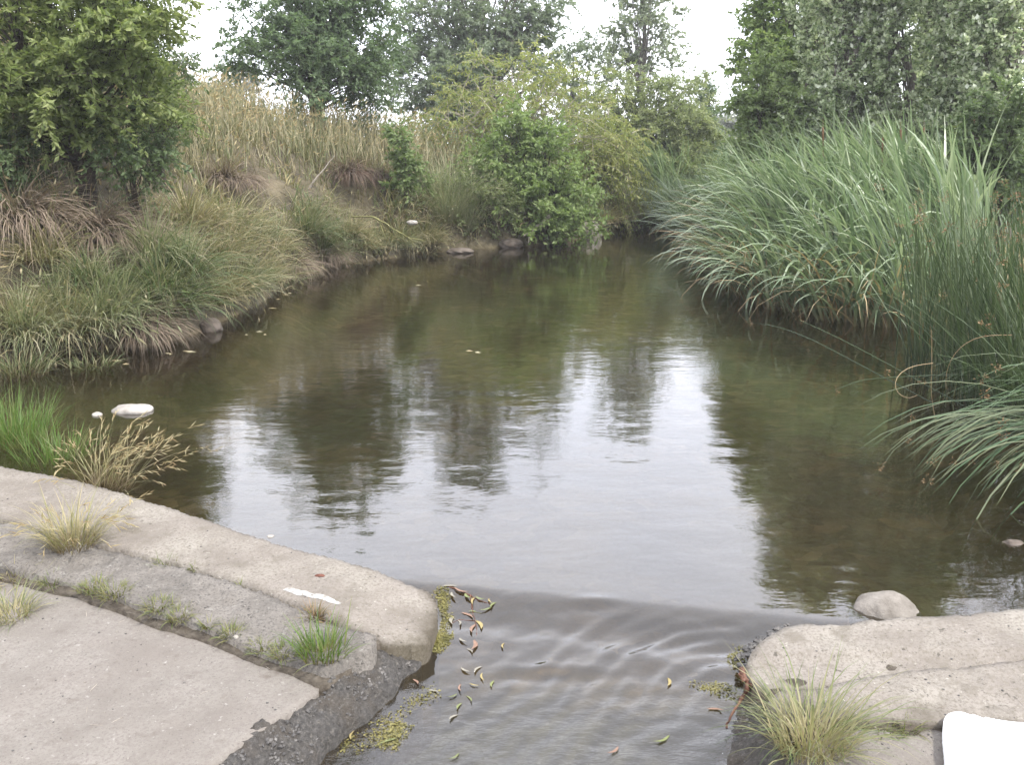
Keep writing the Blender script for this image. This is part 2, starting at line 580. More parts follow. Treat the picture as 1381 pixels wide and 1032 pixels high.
def water_z(x, y):
    yl = LIPL[1] + (LIPR[1] - LIPL[1]) * np.clip((x - LIPL[0]) / (LIPR[0] - LIPL[0]), -.3, 1.3)
    d = yl - y                                   # metres below the lip
    inch = ss(-1.1, -.5, x) * ss(2.2, 1.5, x)
    z = -.055 * ss(-.04, .22, d) - .115 * ss(.1, 1.2, d)
    dd = np.clip(d, -.3, 3)
    env = ss(-.12, .12, d)
    z = z - .0045 * np.exp(-((d - .06) / .075) ** 2) * (1 + 1.2 * fbm(x * 4, y * 4, 29, 2)) + .008 * np.exp(-((d - .29 - .05 * fbm(x * 2.5, y * 0 + 3, 37, 2)) / .06) ** 2) * inch * (.6 + 1.6 * fbm(x * 2.1, y * 2, 38, 2))
    # oblique standing waves running in from the right-hand end of the weir
    xr, yr = x - LIPR[0], y - LIPR[1]
    wob = fbm(x * 2.2, y * 2.2, 31, 3)
    ph = (yr * 1.0 - xr * .55) / .105 + wob * 2.0 + .35 * xr * xr * 6
    fan = ss(.15, -.05, xr) * ss(-1.5, -.5, xr) * ss(-.05, .25, d)
    z = z + .0042 * np.sin(ph * 2 * np.pi * .62) * fan * (.5 + 1.2 * np.abs(fbm(x * 3, y * 3, 41, 2)))
    # broad swells further down, from the middle
    ph2 = (d * .9 + .45 * (x - .4)) / .27 + wob * 1.6
    z = z + .016 * ((1 - np.abs(np.sin(ph2 * np.pi))) ** 1.6 - .3) * ss(.25, .7, d) * ss(-.55, .0, x) * (.25 + 1.5 * np.abs(fbm(x * 1.7 + 3, y * 1.7, 45, 2)))
    cx_, cy_ = P(1015, 985, -.08)[:2]            # arcs thrown off the corner of the right wall
    rr_ = np.hypot(x - cx_, y - cy_)
    an_ = np.arctan2(y - cy_, cx_ - x)
    z = z + .0034 * np.sin(2 * np.pi * rr_ / .075 + wob * 5) * ss(.12, .28, rr_) * ss(.95, .45, rr_) * ss(-.2, .5, an_) * ss(2.0, 1.5, an_) * ss(-.02, .12, d) * (.5 + 1.4 * np.abs(fbm(x * 5, y * 5, 47, 2)))
    z = z + .010 * fbm(x * 7, y * 10, 51, 4) * ss(.35, 1.0, d) * ss(-.6, .1, x)
    z = z + .005 * fbm(x * 6, y * 11, 53, 4, .6) * env
    # two little breaking folds
    for (px, py, rx, ry, am) in ((800, 832, .10, .03, .0045), (722, 902, .13, .03, .008), (800, 907, .10, .03, .005)):
        c = P(px, py, -.05)
        z = z - am * np.exp(-((x - c[0]) / rx) ** 2 - ((y - c[1]) / ry) ** 2) + am * np.exp(-((x - c[0]) / rx) ** 2 - ((y - c[1] - .05) / ry) ** 2)
    z = z + .0045 * fbm((x + .35 * y) * 16, (y - .3 * x) * 30, 57, 3, .6) * ss(.25, .8, d) * (.3 + 1.4 * np.abs(fbm(x * 2, y * 2, 59, 2)))
    z = z + .0022 * fbm(x * 3.2, y * 6, 61, 3) * ss(.0, -.6, d)
    return np.where(d > -.6, z, .0022 * fbm(x * 3.2, y * 6, 61, 3))


def PW(px, py):
    """photo point on the water surface"""
    p = P(px, py, -.03)
    for _ in range(5):
        p = P(px, py, float(water_z(np.array([p[0]]), np.array([p[1]]))[0]))
    return p


def xs_axis(spec):
    out = []
    for a, b, s in spec:
        out += list(np.arange(a, b - 1e-6, s))
    return np.array(out + [spec[-1][1]])


wx = xs_axis([(-7, -.8, .12), (-.8, 1.6, .0125), (1.6, 7.0, .12)])
wy = xs_axis([(-3, 1.6, .1), (1.6, 4.0, .0125), (4.0, 7, .06), (7, 22.6, .15)])
WX, WY = np.meshgrid(wx, wy)
nx, ny = len(wx), len(wy)
ii, jj = np.meshgrid(np.arange(ny - 1), np.arange(nx - 1), indexing='ij')
Q = np.stack([ii * nx + jj, ii * nx + jj + 1, (ii + 1) * nx + jj + 1, (ii + 1) * nx + jj], -1).reshape(-1, 4)


def water_material():
    m, nt, out = new_mat('stream_water')
    L = nt.links.new
    tc = N(nt, 'TexCoord')

    def wave(scale, sx, sy, det, rough=.55, rot=0):
        mp = N(nt, 'Mapping')
        mp.inputs['Scale'].default_value = (sx, sy, 1)
        mp.inputs['Rotation'].default_value = (0, 0, rot)
        L(tc.outputs['Object'], mp.inputs[0])
        n = N(nt, 'TexNoise', Scale=scale, Detail=det, Roughness=rough)
        L(mp.outputs[0], n.inputs['Vector'])
        return n.outputs[0]
    a = wave(3.0, .8, 1.6, 2, rot=.15)
    b = wave(11, .7, 1.5, 3, rot=-.2)
    c = wave(38, .8, 1.3, 2, rot=.1)
    b1 = N(nt, 'Bump', Strength=1, Distance=.0026)
    L(a, b1.inputs['Height'])
    b2 = N(nt, 'Bump', Strength=1, Distance=.0008)
    L(b, b2.inputs['Height'])
    L(b1.outputs[0], b2.inputs['Normal'])
    b3 = N(nt, 'Bump', Strength=1, Distance=.00022)
    L(c, b3.inputs['Height'])
    L(b2.outputs[0], b3.inputs['Normal'])
    # chop below the lip of the weir
    d_ = wave(16, 1.0, 2.2, 4, .65, rot=.45)
    sp = N(nt, 'SeparateXYZ')
    L(tc.outputs['Object'], sp.inputs[0])
    fm = N(nt, 'MapRange')
    L(sp.outputs['Y'], fm.inputs[0])
    fm.inputs['From Min'].default_value = 3.15
    fm.inputs['From Max'].default_value = 2.5
    hm = N(nt, 'Math', operation='MULTIPLY')
    L(d_, hm.inputs[0])
    L(fm.outputs[0], hm.inputs[1])
    b4 = N(nt, 'Bump', Strength=1, Distance=.010)
    L(hm.outputs[0], b4.inputs['Height'])
    L(b3.outputs[0], b4.inputs['Normal'])
    b3 = b4
    fr = N(nt, 'Fresnel', IOR=1.95)
    L(b3.outputs[0], fr.inputs['Normal'])
    gl = N(nt, 'BsdfGlossy', Roughness=.02)
    gl.inputs['Color'].default_value = (1, 1, 1, 1)
    L(b3.outputs[0], gl.inputs['Normal'])
    tr = N(nt, 'BsdfTransparent')
    tr.inputs[0].default_value = (.85, .76, .60, 1)
    df = N(nt, 'BsdfDiffuse')
    df.inputs[0].default_value = (.11, .085, .046, 1)
    m1 = N(nt, 'MixShader')
    m1.inputs[0].default_value = .1
    L(tr.outputs[0], m1.inputs[1])
    L(df.outputs[0], m1.inputs[2])
    m2 = N(nt, 'MixShader')
    L(fr.outputs[0], m2.inputs[0])
    L(m1.outputs[0], m2.inputs[1])
    L(gl.outputs[0], m2.inputs[2])
    L(m2.outputs[0], out.inputs[0])
    return m


wme = mesh_quads('water', np.stack([WX.ravel(), WY.ravel(), water_z(WX.ravel(), WY.ravel())], -1), Q)
tag(obj('water', wme, water_material()), 'calm brown stream water spilling through the gap in the weir', 'water', kind='structure')

# ------------------------------------------------------------------ thin summer haze
hm, hnt, hout = new_mat('summer_haze')
hv = N(hnt, 'VolumePrincipled', Density=HAZE)
hv.inputs['Color'].default_value = (.93, .95, .97, 1)
hv.inputs['Anisotropy'].default_value = .2
hnt.links.new(hv.outputs[0], hout.inputs['Volume'])
bmh = bmesh.new()
bmesh.ops.create_cube(bmh, size=1)
for v in bmh.verts:
    v.co = (v.co.x * 420, 30 + v.co.y * 420, -1.8 if v.co.z < 0 else 14.)
hme = bpy.data.meshes.new('haze')
bmh.to_mesh(hme)
bmh.free()
tag(obj('haze', hme, hm), 'thin pale summer haze over the stream', 'haze', kind='stuff')

# ------------------------------------------------------------------ concrete weir
from mathutils.bvhtree import BVHTree
SURF = []


def top_z(x, y, default=0.):
    best = None
    for t in SURF:
        h = t.ray_cast(Vector((x, y, 2)), Vector((0, 0, -1)))
        if h[0] is not None and (best is None or h[0].z > best):
            best = h[0].z
    return default if best is None else best


def PT(px, py, z0=.05):
    """photo point on the concrete surface"""
    p = P(px, py, z0)
    for _ in range(4):
        p = P(px, py, top_z(p[0], p[1], z0))
    return p


def slab(name, outline, mat, parent, thick=.45, rnd=.05, drop=.045, res=.016, amp=.006, big=.01, edge=.012, bumpf=None, seed=0):
    """outline: (px, py, z) photo points -> a thick slab: relief grid on top, rounded worn edge, skirt"""
    pts = np.array([P(x, y, z) for x, y, z in outline])
    A = np.c_[pts[:, 0], pts[:, 1], np.ones(len(pts))]
    co, *_ = np.linalg.lstsq(A, pts[:, 2], rcond=None)
    # smooth, slightly ragged outline
    dense = []
    n = len(pts)
    for i in range(n):
        a, b = pts[i], pts[(i + 1) % n]
        k = max(1, int(np.linalg.norm(b - a) / .02))
        for t in range(k):
            dense.append(a[:2] + (b[:2] - a[:2]) * t / k)
    dense = np.array(dense)
    for _ in range(2):
        dense = (np.roll(dense, 1, 0) + 2 * dense + np.roll(dense, -1, 0)) / 4
    dense = dense + np.stack([fbm(dense[:, 0] * 9, dense[:, 1] * 9, 70 + seed, 4), fbm(dense[:, 0] * 9, dense[:, 1] * 9, 90 + seed, 4)], -1) * edge * 1.6
    lo, hi = dense.min(0) - res, dense.max(0) + res
    ax, ay = np.arange(lo[0], hi[0] + res, res), np.arange(lo[1], hi[1] + res, res)
    X, Y = np.meshgrid(ax, ay)
    sd = poly_sd(X.ravel(), Y.ravel(), dense).reshape(X.shape)
    cell = (sd[:-1, :-1] < 0) & (sd[1:, :-1] < 0) & (sd[1:, 1:] < 0) & (sd[:-1, 1:] < 0)
    Z = co[0] * X + co[1] * Y + co[2]
    e = np.clip(1 + sd / rnd, 0, 1)
    Z = Z - drop * (1 - np.sqrt(np.maximum(0, 1 - e * e)))
    Z = Z + big * fbm(X * 2.2, Y * 2.2, 100 + seed, 3) + amp * fbm(X * 14, Y * 14, 120 + seed, 4, .6)
    if bumpf is not None:
        Z = Z + bumpf(X, Y)
    idx = -np.ones(X.shape, int)
    used = np.zeros(X.shape, bool)
    for di in (0, 1):
        for dj in (0, 1):
            used[di:di + cell.shape[0], dj:dj + cell.shape[1]] |= cell
    idx[used] = np.arange(used.sum())
    V = np.stack([X[used], Y[used], Z[used]], -1)
    ci, cj = np.nonzero(cell)
    Q = np.stack([idx[ci, cj], idx[ci, cj + 1], idx[ci + 1, cj + 1], idx[ci + 1, cj]], -1)
    # skirt
    pad = np.zeros((cell.shape[0] + 2, cell.shape[1] + 2), bool)
    pad[1:-1, 1:-1] = cell
    sk = []
    for (di, dj, a, b) in ((-1, 0, (0, 1), (0, 0)), (1, 0, (1, 0), (1, 1)), (0, -1, (0, 0), (1, 0)), (0, 1, (1, 1), (0, 1))):
        m = cell & ~pad[1 + di:1 + di + cell.shape[0], 1 + dj:1 + dj + cell.shape[1]]
        i, j = np.nonzero(m)
        sk.append(np.stack([idx[i + a[0], j + a[1]], idx[i + b[0], j + b[1]]], -1))
    sk = np.vstack(sk)
    uniq, inv = np.unique(sk, return_inverse=True)
    # pull boundary verts on to the true outline
    bx = V[uniq]
    sa, sb = dense, np.roll(dense, -1, 0)
    ev = sb - sa
    tt = np.clip((((bx[:, None, :2] - sa[None]) * ev[None]).sum(-1)) / ((ev ** 2).sum(-1)[None] + 1e-12), 0, 1)
    near = sa[None] + tt[..., None] * ev[None]
    dd = ((bx[:, None, :2] - near) ** 2).sum(-1).argmin(1)
    V[uniq, :2] = near[np.arange(len(bx)), dd]
    low = V[uniq].copy()
    low[:, 2] -= thick
    inv = inv.reshape(-1, 2)
    n0 = len(V)
    QS = np.stack([sk[:, 0], sk[:, 1], inv[:, 1] + n0, inv[:, 0] + n0], -1)
    me = mesh_quads(name, np.vstack([V, low]), np.vstack([Q, QS]))
    SURF.append(BVHTree.FromPolygons(V.tolist(), Q.tolist()))
    return obj(name, me, mat, parent)


weirL = root('concrete_weir', P(300, 800, 0), 'concrete weir and broken apron left of the gap, weeds in its joints', 'weir')
weirR = root('concrete_weir', P(1250, 880, 0), 'short concrete weir wall and ledge right of the gap, beside the straw tuft', 'weir')
for w in (weirL, weirR):
    w.location = (0, 0, 0)

c = .10
crestL = [(-700, 505, c), (-300, 572, c), (0, 627, c), (100, 645, c), (230, 682, c), (400, 735, c), (540, 768, c), (576, 776, .09), (590, 790, .07), (590, 828, .03), (576, 868, .0),
          (520, 853, .06), (470, 838, .07), (400, 807, .08), (330, 783, .08), (240, 756, .08), (150, 733, .08), (0, 697, .08), (-300, 640, .08), (-700, 560, .08)]
slab('crest', crestL, M['concrete'], weirL, rnd=.06, drop=.025, amp=.006, big=.008, edge=.009, seed=1, bumpf=lambda X, Y: -.062 * ss(-.62, -.27, X))
s2 = [(-700, 566, 0.068), (-300, 647, 0.068), (0, 704, 0.068), (150, 739, 0.068), (240, 762, 0.068), (330, 789, 0.068), (400, 813, 0.068), (468, 844, 0.063), (512, 858, 0.043),
      (500, 884, 0.033), (440, 906, 0.033), (360, 876, 0.043), (300, 852, 0.043), (200, 819, 0.043), (110, 788, 0.043), (0, 762, 0.043), (-300, 700, 0.043), (-700, 620, 0.043)]
slab('slab', s2, M['concrete_rough'], weirL, rnd=.05, drop=.022, amp=.016, big=.015, edge=.014, seed=2)
s3 = [(-700, 630, .0), (-300, 710, .0), (0, 773, .0), (110, 797, .0), (200, 829, .0), (300, 862, .0), (360, 886, .0), (436, 920, .0), (425, 938, -.01),
      (395, 960, -.01), (345, 990, -.01), (290, 1030, -.02), (210, 1090, -.02), (100, 1180, -.03), (-500, 1180, -.03), (-1200, 900, -.02)]
slab('slab', s3, M['apron'], weirL, rnd=.035, drop=.02, amp=.004, big=.012, edge=.009, seed=3)
def pebbly(X, Y):
    return .022 * np.abs(fbm(X * 26, Y * 26, 201, 3)) + .02 * np.maximum(0, fbm(X * 48, Y * 48, 207, 2))
s4 = [(440, 908, .0), (500, 868, .035), (535, 862, .035), (584, 866, -.02), (574, 895, -.09), (547, 925, -.12), (502, 965, -.14), (457, 1010, -.155), (382, 1080, -.17), (250, 1180, -.17), (110, 1180, -.03),
      (215, 1090, -.03), (295, 1030, -.03), (350, 990, -.03), (400, 960, -.02), (430, 938, -.02), (440, 921, -.01)]
slab('aggregate_strip', s4, M['aggregate'], weirL, rnd=.04, drop=.03, amp=.012, big=.02, edge=.03, res=.009, bumpf=pebbly, seed=4)

M['joint'] = solid_mat('joint_dirt', [(.3, (.045, .036, .028)), (.5, (.09, .075, .058)), (.7, (.15, .13, .105))], scale=30, bump=1, bscale=70, bdist=.01)
jf = [(-700, 560, .038), (-300, 640, .038), (0, 692, .038), (150, 728, .038), (240, 752, .038), (330, 780, .038), (400, 804, .038), (470, 834, .035), (515, 852, .03), (515, 870, .02), (485, 900, -.0),
      (440, 930, -.012), (350, 895, .008), (300, 872, .008), (200, 840, .008), (110, 807, .008), (0, 785, .008), (-300, 720, .008), (-700, 640, .008)]
slab('joint_fill', jf, M['joint'], weirL, rnd=.02, drop=.01, amp=.012, big=.008, edge=.01, seed=9)
crestR = [(1062, 842, .07), (1090, 834, .09), (1160, 828, c), (1240, 823, c), (1377, 818, c), (1800, 806, c), (1800, 868, .09), (1377, 883, .09), (1280, 890, .09), (1200, 897, .085),
          (1100, 914, .07), (1040, 926, .04), (1006, 922, .0), (1003, 905, .0), (1022, 880, .03), (1042, 858, .05)]
def ledge(X, Y):
    yl = P(1250, 868, c)[1]
    return -.022 * ss(.02, -.02, Y - yl - .02 * fbm(X * 3, Y * 3, 301, 2))
slab('crest', crestR, M['concrete'], weirR, rnd=.04, drop=.018, amp=.006, big=.004, edge=.009, seed=5, bumpf=ledge)
s5 = [(1050, 932, .03), (1110, 919, .05), (1200, 902, .055), (1290, 895, .06), (1377, 888, .06), (1800, 873, .06), (1800, 950, .03), (1377, 970, .03), (1290, 966, .03), (1240, 971, .03), (1180, 966, .025), (1110, 978, .01), (1050, 985, .0), (1030, 955, .0)]
slab('slab', s5, M['concrete'], weirR, rnd=.035, drop=.018, amp=.010, big=.006, edge=.012, seed=6)
s6 = [(1120, 987, -.01), (1180, 976, .005), (1240, 980, .01), (1290, 976, .01), (1377, 980, .01), (1800, 960, .01), (1800, 1150, -.02), (1020, 1180, -.05), (1040, 1080, -.04), (1080, 1010, -.03)]
slab('slab', s6, M['apron'], weirR, rnd=.04, drop=.02, amp=.007, big=.012, edge=.012, seed=7)
slab('joint_fill', [(1040, 920, .035), (1200, 890, .04), (1377, 880, .045), (1800, 862, .045), (1800, 985, .0), (1377, 995, -.01), (1180, 998, -.015), (1090, 1000, -.02), (1045, 985, -.02)], M['joint'], weirR, rnd=.02, drop=.01, amp=.012, big=.008, edge=.01, seed=10)
s7 = [(1008, 930, -.03), (1045, 940, .0), (1040, 985, -.02), (1078, 1012, -.03), (1038, 1080, -.06), (980, 1120, -.19), (960, 1050, -.18), (985, 985, -.15), (1000, 955, -.11)]
slab('aggregate_strip', s7, M['aggregate'], weirR, rnd=.04, drop=.03, amp=.012, big=.02, edge=.03, res=.01, bumpf=pebbly, seed=8)


def patch(name, pts, z, mat, parent=None, t=.003, jitter=.006, n=60, seed=0, drape=False):
    """thin irregular film with a closed edge, fan of quads from a ring to its centre line"""
    p = np.array([P(x, y, z if np.isscalar(z) else z[i]) for i, (x, y) in enumerate(pts)])
    k = len(p)
    ring = []
    for i in range(n):
        u = i / n * k
        a, b = p[int(u) % k], p[(int(u) + 1) % k]
        ring.append(a + (b - a) * (u - int(u)))
    ring = np.array(ring)
    ring = (np.roll(ring, 1, 0) + 2 * ring + np.roll(ring, -1, 0)) / 4
    ring[:, :2] += np.stack([fbm(ring[:, 0] * 40, ring[:, 1] * 40, 400 + seed, 2), fbm(ring[:, 0] * 40, ring[:, 1] * 40, 430 + seed, 2)], -1) * jitter * 2
    cen = ring.mean(0)
    if drape:
        ring[:, 2] = [top_z(q[0], q[1], q[2]) + .001 for q in ring]
        cen = ring.mean(0)
    mid = cen + (ring - cen) * .55 + np.array([0, 0, t])
    inn = cen + (ring - cen) * .05 + np.array([0, 0, t * 1.15])
    V = np.vstack([ring, mid, inn])
    i = np.arange(n)
    j = (i + 1) % n
    Q = np.vstack([np.stack([i, j, j + n, i + n], -1), np.stack([i + n, j + n, j + 2 * n, i + 2 * n], -1)])
    return obj(name, mesh_quads(name, V, Q), mat, parent)


patch('paint_streak', [(381, 789), (390, 787), (420, 793), (445, 800), (461, 807), (455, 809), (425, 800), (395, 794)], .088, M['white_paint'], weirL, t=.0025, jitter=.004, seed=3, drape=True)['label'] = 'narrow streak of white paint on the crest'

# ------------------------------------------------------------------ stones
M['boulder'] = solid_mat('boulder_rock', [(.3, (0.125, 0.110, 0.092)), (.5, (0.219, 0.198, 0.173)), (.7, (0.300, 0.275, 0.244))], scale=14, bump=.8, bscale=50, bdist=.01, stains=[(7, .55, .7, (0.125, 0.100, 0.073), 4)])


def stone(name, loc, size, mat, label, cat='stone', seed=0, rz=0., flat=1., group=None):
    bm = bmesh.new()
    bmesh.ops.create_icosphere(bm, subdivisions=4, radius=1)
    co = np.array([v.co[:] for v in bm.verts])
    r = 1 + .30 * fbm(co[:, 0] * 1.3 + seed * 3.1 + co[:, 2], co[:, 1] * 1.3 - co[:, 2] * .7, 500 + seed, 3) + .07 * fbm(co[:, 0] * 5 + co[:, 2] * 3, co[:, 1] * 5 - co[:, 2] * 2, 520 + seed, 3)
    co = co * r[:, None]
    co = np.sign(co) * np.abs(co) ** np.array([.92, .92, flat])
    for v, q in zip(bm.verts, co):
        v.co = q * np.array(size)
    me = bpy.data.meshes.new(name)
    bm.to_mesh(me)
    bm.free()
    for p in me.polygons: p.use_smooth = True
    o = obj(name, me, mat, loc=tuple(loc))
    o.rotation_euler.z = rz
    return tag(o, label, cat, group) if label else o


stone('boulder', P(1200, 826, 0) + np.array([.0, .035, -.06]), (.135, .10, .11), M['boulder'], 'rounded grey boulder standing in the water just behind the right concrete wall', 'boulder', 1)
stone('stone', P(178, 556, 0) + np.array([0, .03, 0]), (.125, .09, .045), M['white_stone'], 'flat whitish stone breaking the shallow water near the left bank', seed=2, flat=.8)
stone('stone', P(131, 560, 0), (.032, .03, .018), M['white_stone'], 'tiny white stone in the water beside the flat whitish stone', seed=3)
stone('stone', P(283, 447, 0) + np.array([0, .05, .02]), (.10, .10, .10), M['brown_stone'], 'grey stone at the waterline under the large green tussock', seed=4)
stone('boulder', P(795, 320, 0) + np.array([0, .15, .1]), (.26, .25, .22), M['stone'], 'pale boulder at the far waterline right of the leaning green sapling', 'boulder', 5)
stone('stone', P(690, 334, 0) + np.array([0, .1, .05]), (.24, .2, .11), M['brown_stone'], 'brown rock at the foot of the green waterside tree', seed=6)
stone('stone', P(620, 341, 0) + np.array([0, .05, .02]), (.22, .2, .06), M['brown_stone'], 'flat brown rock ledge at the waterline below the pale feathery grass', seed=7)
stone('stone', P(1366, 738, -.02), (.05, .04, .035), M['brown_stone'], 'small grey stone in dark water under the arching rushes', seed=8)
stone('stone', P(556, 300, .55), (.09, .05, .04), M['white_stone'], 'small white stone on the bank below the slender sapling', seed=9)
stone('stone', PT(365, 724), (.016, .012, .008), M['white_stone'], 'tiny yellowish pebble on the upstream edge of the left crest', 'pebble', seed=10)
stone('stone', PT(318, 860), (.010, .008, .007), M['white_stone'], 'tiny white pebble among the weeds of the apron joint', 'pebble', seed=11)
stone('metal_scrap', PT(431, 777), (.020, .010, .007), M['rust'], 'small rusty red scrap lying on the left crest above the white streak', 'scrap', seed=12)
# loose chips on and beside the aggregate, too many to count
mb = MB()
bmv = bmesh.new()
bmesh.ops.create_icosphere(bmv, subdivisions=1, radius=1)
icoV = np.array([v.co[:] for v in bmv.verts])
icoF = np.array([[v.index for v in f.verts] + [f.verts[0].index] for f in bmv.faces])
bmv.free()


def chips(name, outline, zf, count, smin, smax, mat, label, parent=None):
    pts = np.array([P(x, y, z)[:3] for x, y, z in outline])
    A = np.c_[pts[:, 0], pts[:, 1], np.ones(len(pts))]
    co, *_ = np.linalg.lstsq(A, pts[:, 2], rcond=None)
    lo, hi = pts[:, :2].min(0), pts[:, :2].max(0)
    c = lo + RNG.random((count * 5, 2)) * (hi - lo)
    c = c[poly_sd(c[:, 0], c[:, 1], pts) < -.015][:count]
    V, T = [], []
    for i, (x, y) in enumerate(c):
        s = smin + (smax - smin) * RNG.random() ** 2.5
        q = icoV * (1 + .5 * (RNG.random((len(icoV), 1)) - .5)) * s * np.array([1, .6 + .5 * RNG.random(), .6])
        a = RNG.random() * 6.28
        q = np.c_[q[:, 0] * math.cos(a) - q[:, 1] * math.sin(a), q[:, 0] * math.sin(a) + q[:, 1] * math.cos(a), q[:, 2]]
        V.append(q + np.array([x, y, co[0] * x + co[1] * y + co[2] + zf]))
        T.append(icoF[:, :3] + i * len(icoV))
    me = mesh_quads(name, np.vstack(V), np.vstack(T), smooth=False)
    o = obj(name, me, mat, parent)
    o['kind'] = 'stuff'
    if label: o['label'] = label
    return o


M['chip'] = solid_mat('stone_chips', [(.3, (0.027, 0.025, 0.024)), (.5, (0.068, 0.063, 0.059)), (.72, (0.171, 0.158, 0.144))], scale=30, rough=.45, bump=.3, bscale=80, spec=.5)
chips('gravel', s4, .004, 2600, .002, .011, M['chip'], 'dark wet gravel set in the strip beside the water', weirL)
chips('gravel', s7, .004, 600, .002, .011, M['chip'], 'dark gravel beside the straw tuft', weirR)
rub = [(1000, 870, -.02), (1025, 855, -.01), (1060, 838, .0), (1075, 834, .0), (1070, 842, .0), (1030, 876, -.01), (1008, 905, -.03), (990, 920, -.05), (985, 890, -.04)]
tag(chips('gravel', rub, .0, 130, .006, .02, M['chip'], 'dark pebbles heaped against the left end of the right wall'), cat='gravel')

def litter(name, label, boxes, count, smin, smax, mat, cat_, long=1.):
    V, T_ = [], []
    k = 0
    for _ in range(count):
        b = boxes[RNG.integers(len(boxes))]
        p = P(rnd_(b[0], b[2]), rnd_(b[1], b[3]), .04)
        z = top_z(p[0], p[1], -9)
        if z < -.05:
            continue
        sz = smin + (smax - smin) * RNG.random() ** 2.5
        q = icoV * (1 + .5 * (RNG.random((len(icoV), 1)) - .5)) * sz * np.array([long, 1 if long == 1 else .5, .55])
        a = RNG.random() * 6.28
        q = np.c_[q[:, 0] * math.cos(a) - q[:, 1] * math.sin(a), q[:, 0] * math.sin(a) + q[:, 1] * math.cos(a), q[:, 2]]
        V.append(q + np.array([p[0], p[1], z + sz * .2]))
        T_.append(icoF[:, :3] + k * len(icoV))
        k += 1
    return tag(obj(name, mesh_quads(name, np.vstack(V), np.vstack(T_), smooth=False), mat), label, cat_, kind='stuff')


def rnd_(a, b):
    return a + (b - a) * RNG.random()


BOX = [(0, 640, 420, 860), (100, 720, 560, 900), (0, 790, 420, 1030), (1040, 830, 1381, 960), (1100, 960, 1381, 1030)]
litter('grit', 'dark grit and crumbs scattered over the concrete', BOX, 420, .0015, .005, M['chip'], 'grit')
litter('grit', 'pale grit scattered over the concrete', BOX, 260, .0012, .004, M['stone'], 'grit')
litter('straw_litter', 'bits of dry straw and bark lying on the concrete', BOX[:3] + BOX[3:], 70, .0012, .0022, M['dead_wood'], 'litter', long=14.)

# ------------------------------------------------------------------ blades and leaves
def unit(a):
    return a / (np.linalg.norm(a, axis=-1, keepdims=True) + 1e-9)


def blades(rootp, az, th0, k, L, w, nseg=4, taper=1.4, twist=.6, u=None, power=1.3):
    """ribbons bending over; returns V, Q, UV, tips, tip directions"""
    n = len(rootp)
    s = np.linspace(0, 1, nseg + 1)
    th = np.clip(th0[:, None] + k[:, None] * s[None] ** power, -2.7, 2.9)
    st, ct = np.sin(th), np.cos(th)
    step = (L / nseg)[:, None]
    r = np.concatenate([np.zeros((n, 1)), np.cumsum((st[:, 1:] + st[:, :-1]) / 2, 1)], 1) * step
    z = np.concatenate([np.zeros((n, 1)), np.cumsum((ct[:, 1:] + ct[:, :-1]) / 2, 1)], 1) * step
    ca, sa = np.cos(az)[:, None], np.sin(az)[:, None]
    pos = rootp[:, None] + np.stack([ca * r, sa * r, z], -1)
    tw = (RNG.random(n) - .5)[:, None] * 2 * twist + (RNG.random(n) - .5)[:, None] * twist * s[None]
    perp = np.stack([-sa + 0 * s, ca + 0 * s, 0 * th], -1)
    nrm = np.stack([ct * ca, ct * sa, -st], -1)
    wd = np.cos(tw)[..., None] * perp + np.sin(tw)[..., None] * nrm
    tp = np.maximum(1 - s ** taper, .04) * np.minimum(1, .55 + 2 * s)
    hw = (w / 2)[:, None, None] * tp[None, :, None]
    V = np.stack([pos - wd * hw, pos + wd * hw], 2).reshape(-1, 3)
    m = 2 * (nseg + 1)
    base = np.array([[2 * i, 2 * i + 1, 2 * i + 3, 2 * i + 2] for i in range(nseg)])
    Q = (np.arange(n)[:, None, None] * m + base[None]).reshape(-1, 4)
    u = RNG.random(n) if u is None else u
    UV = np.stack([np.repeat(u[:, None], m, 1), np.broadcast_to(np.repeat(s, 2)[None], (n, m))], -1).reshape(-1, 2)
    return V, Q, UV, pos[:, -1], np.stack([ca[:, 0] * st[:, -1], sa[:, 0] * st[:, -1], ct[:, -1]], -1)


def leaves(c, d, wd, L, W, u, fold=.15):
    """rhombic folded leaves as single quads"""
    d, wd = unit(d), unit(wd)
    nrm = np.cross(d, wd)
    L, W = np.asarray(L)[:, None], np.asarray(W)[:, None]
    m = c + d * L * .45 + nrm * W * fold
    V = np.stack([c, m + wd * W / 2, c + d * L, m - wd * W / 2], 1).reshape(-1, 3)
    n = len(c)
    Q = np.arange(4 * n).reshape(-1, 4)
    UV = np.stack([np.repeat(u, 4), np.tile([0, .5, 1, .5], n)], -1)
    return V, Q, UV


def rnd(n, a, b):
    return a + (b - a) * RNG.random(n)


def nrm(n, m, s):
    return m + s * RNG.standard_normal(n)


def seed_heads(tips, dirs, L, W, u=None, droop=0.):
    n = len(tips)
    u = RNG.random(n) if u is None else u
    a = unit(np.cross(dirs, RNG.standard_normal((n, 3))))
    b = unit(np.cross(dirs, a))
    d = unit(dirs + np.array([0, 0, -droop]))
    A = leaves(tips - d * L[:, None] * .1, d, a, L, W, u, 0)
    B = leaves(tips - d * L[:, None] * .1, d, b, L, W, u, 0)
    return np.vstack([A[0], B[0]]), np.vstack([A[1], B[1] + len(A[0])]), np.vstack([A[2], B[2]])


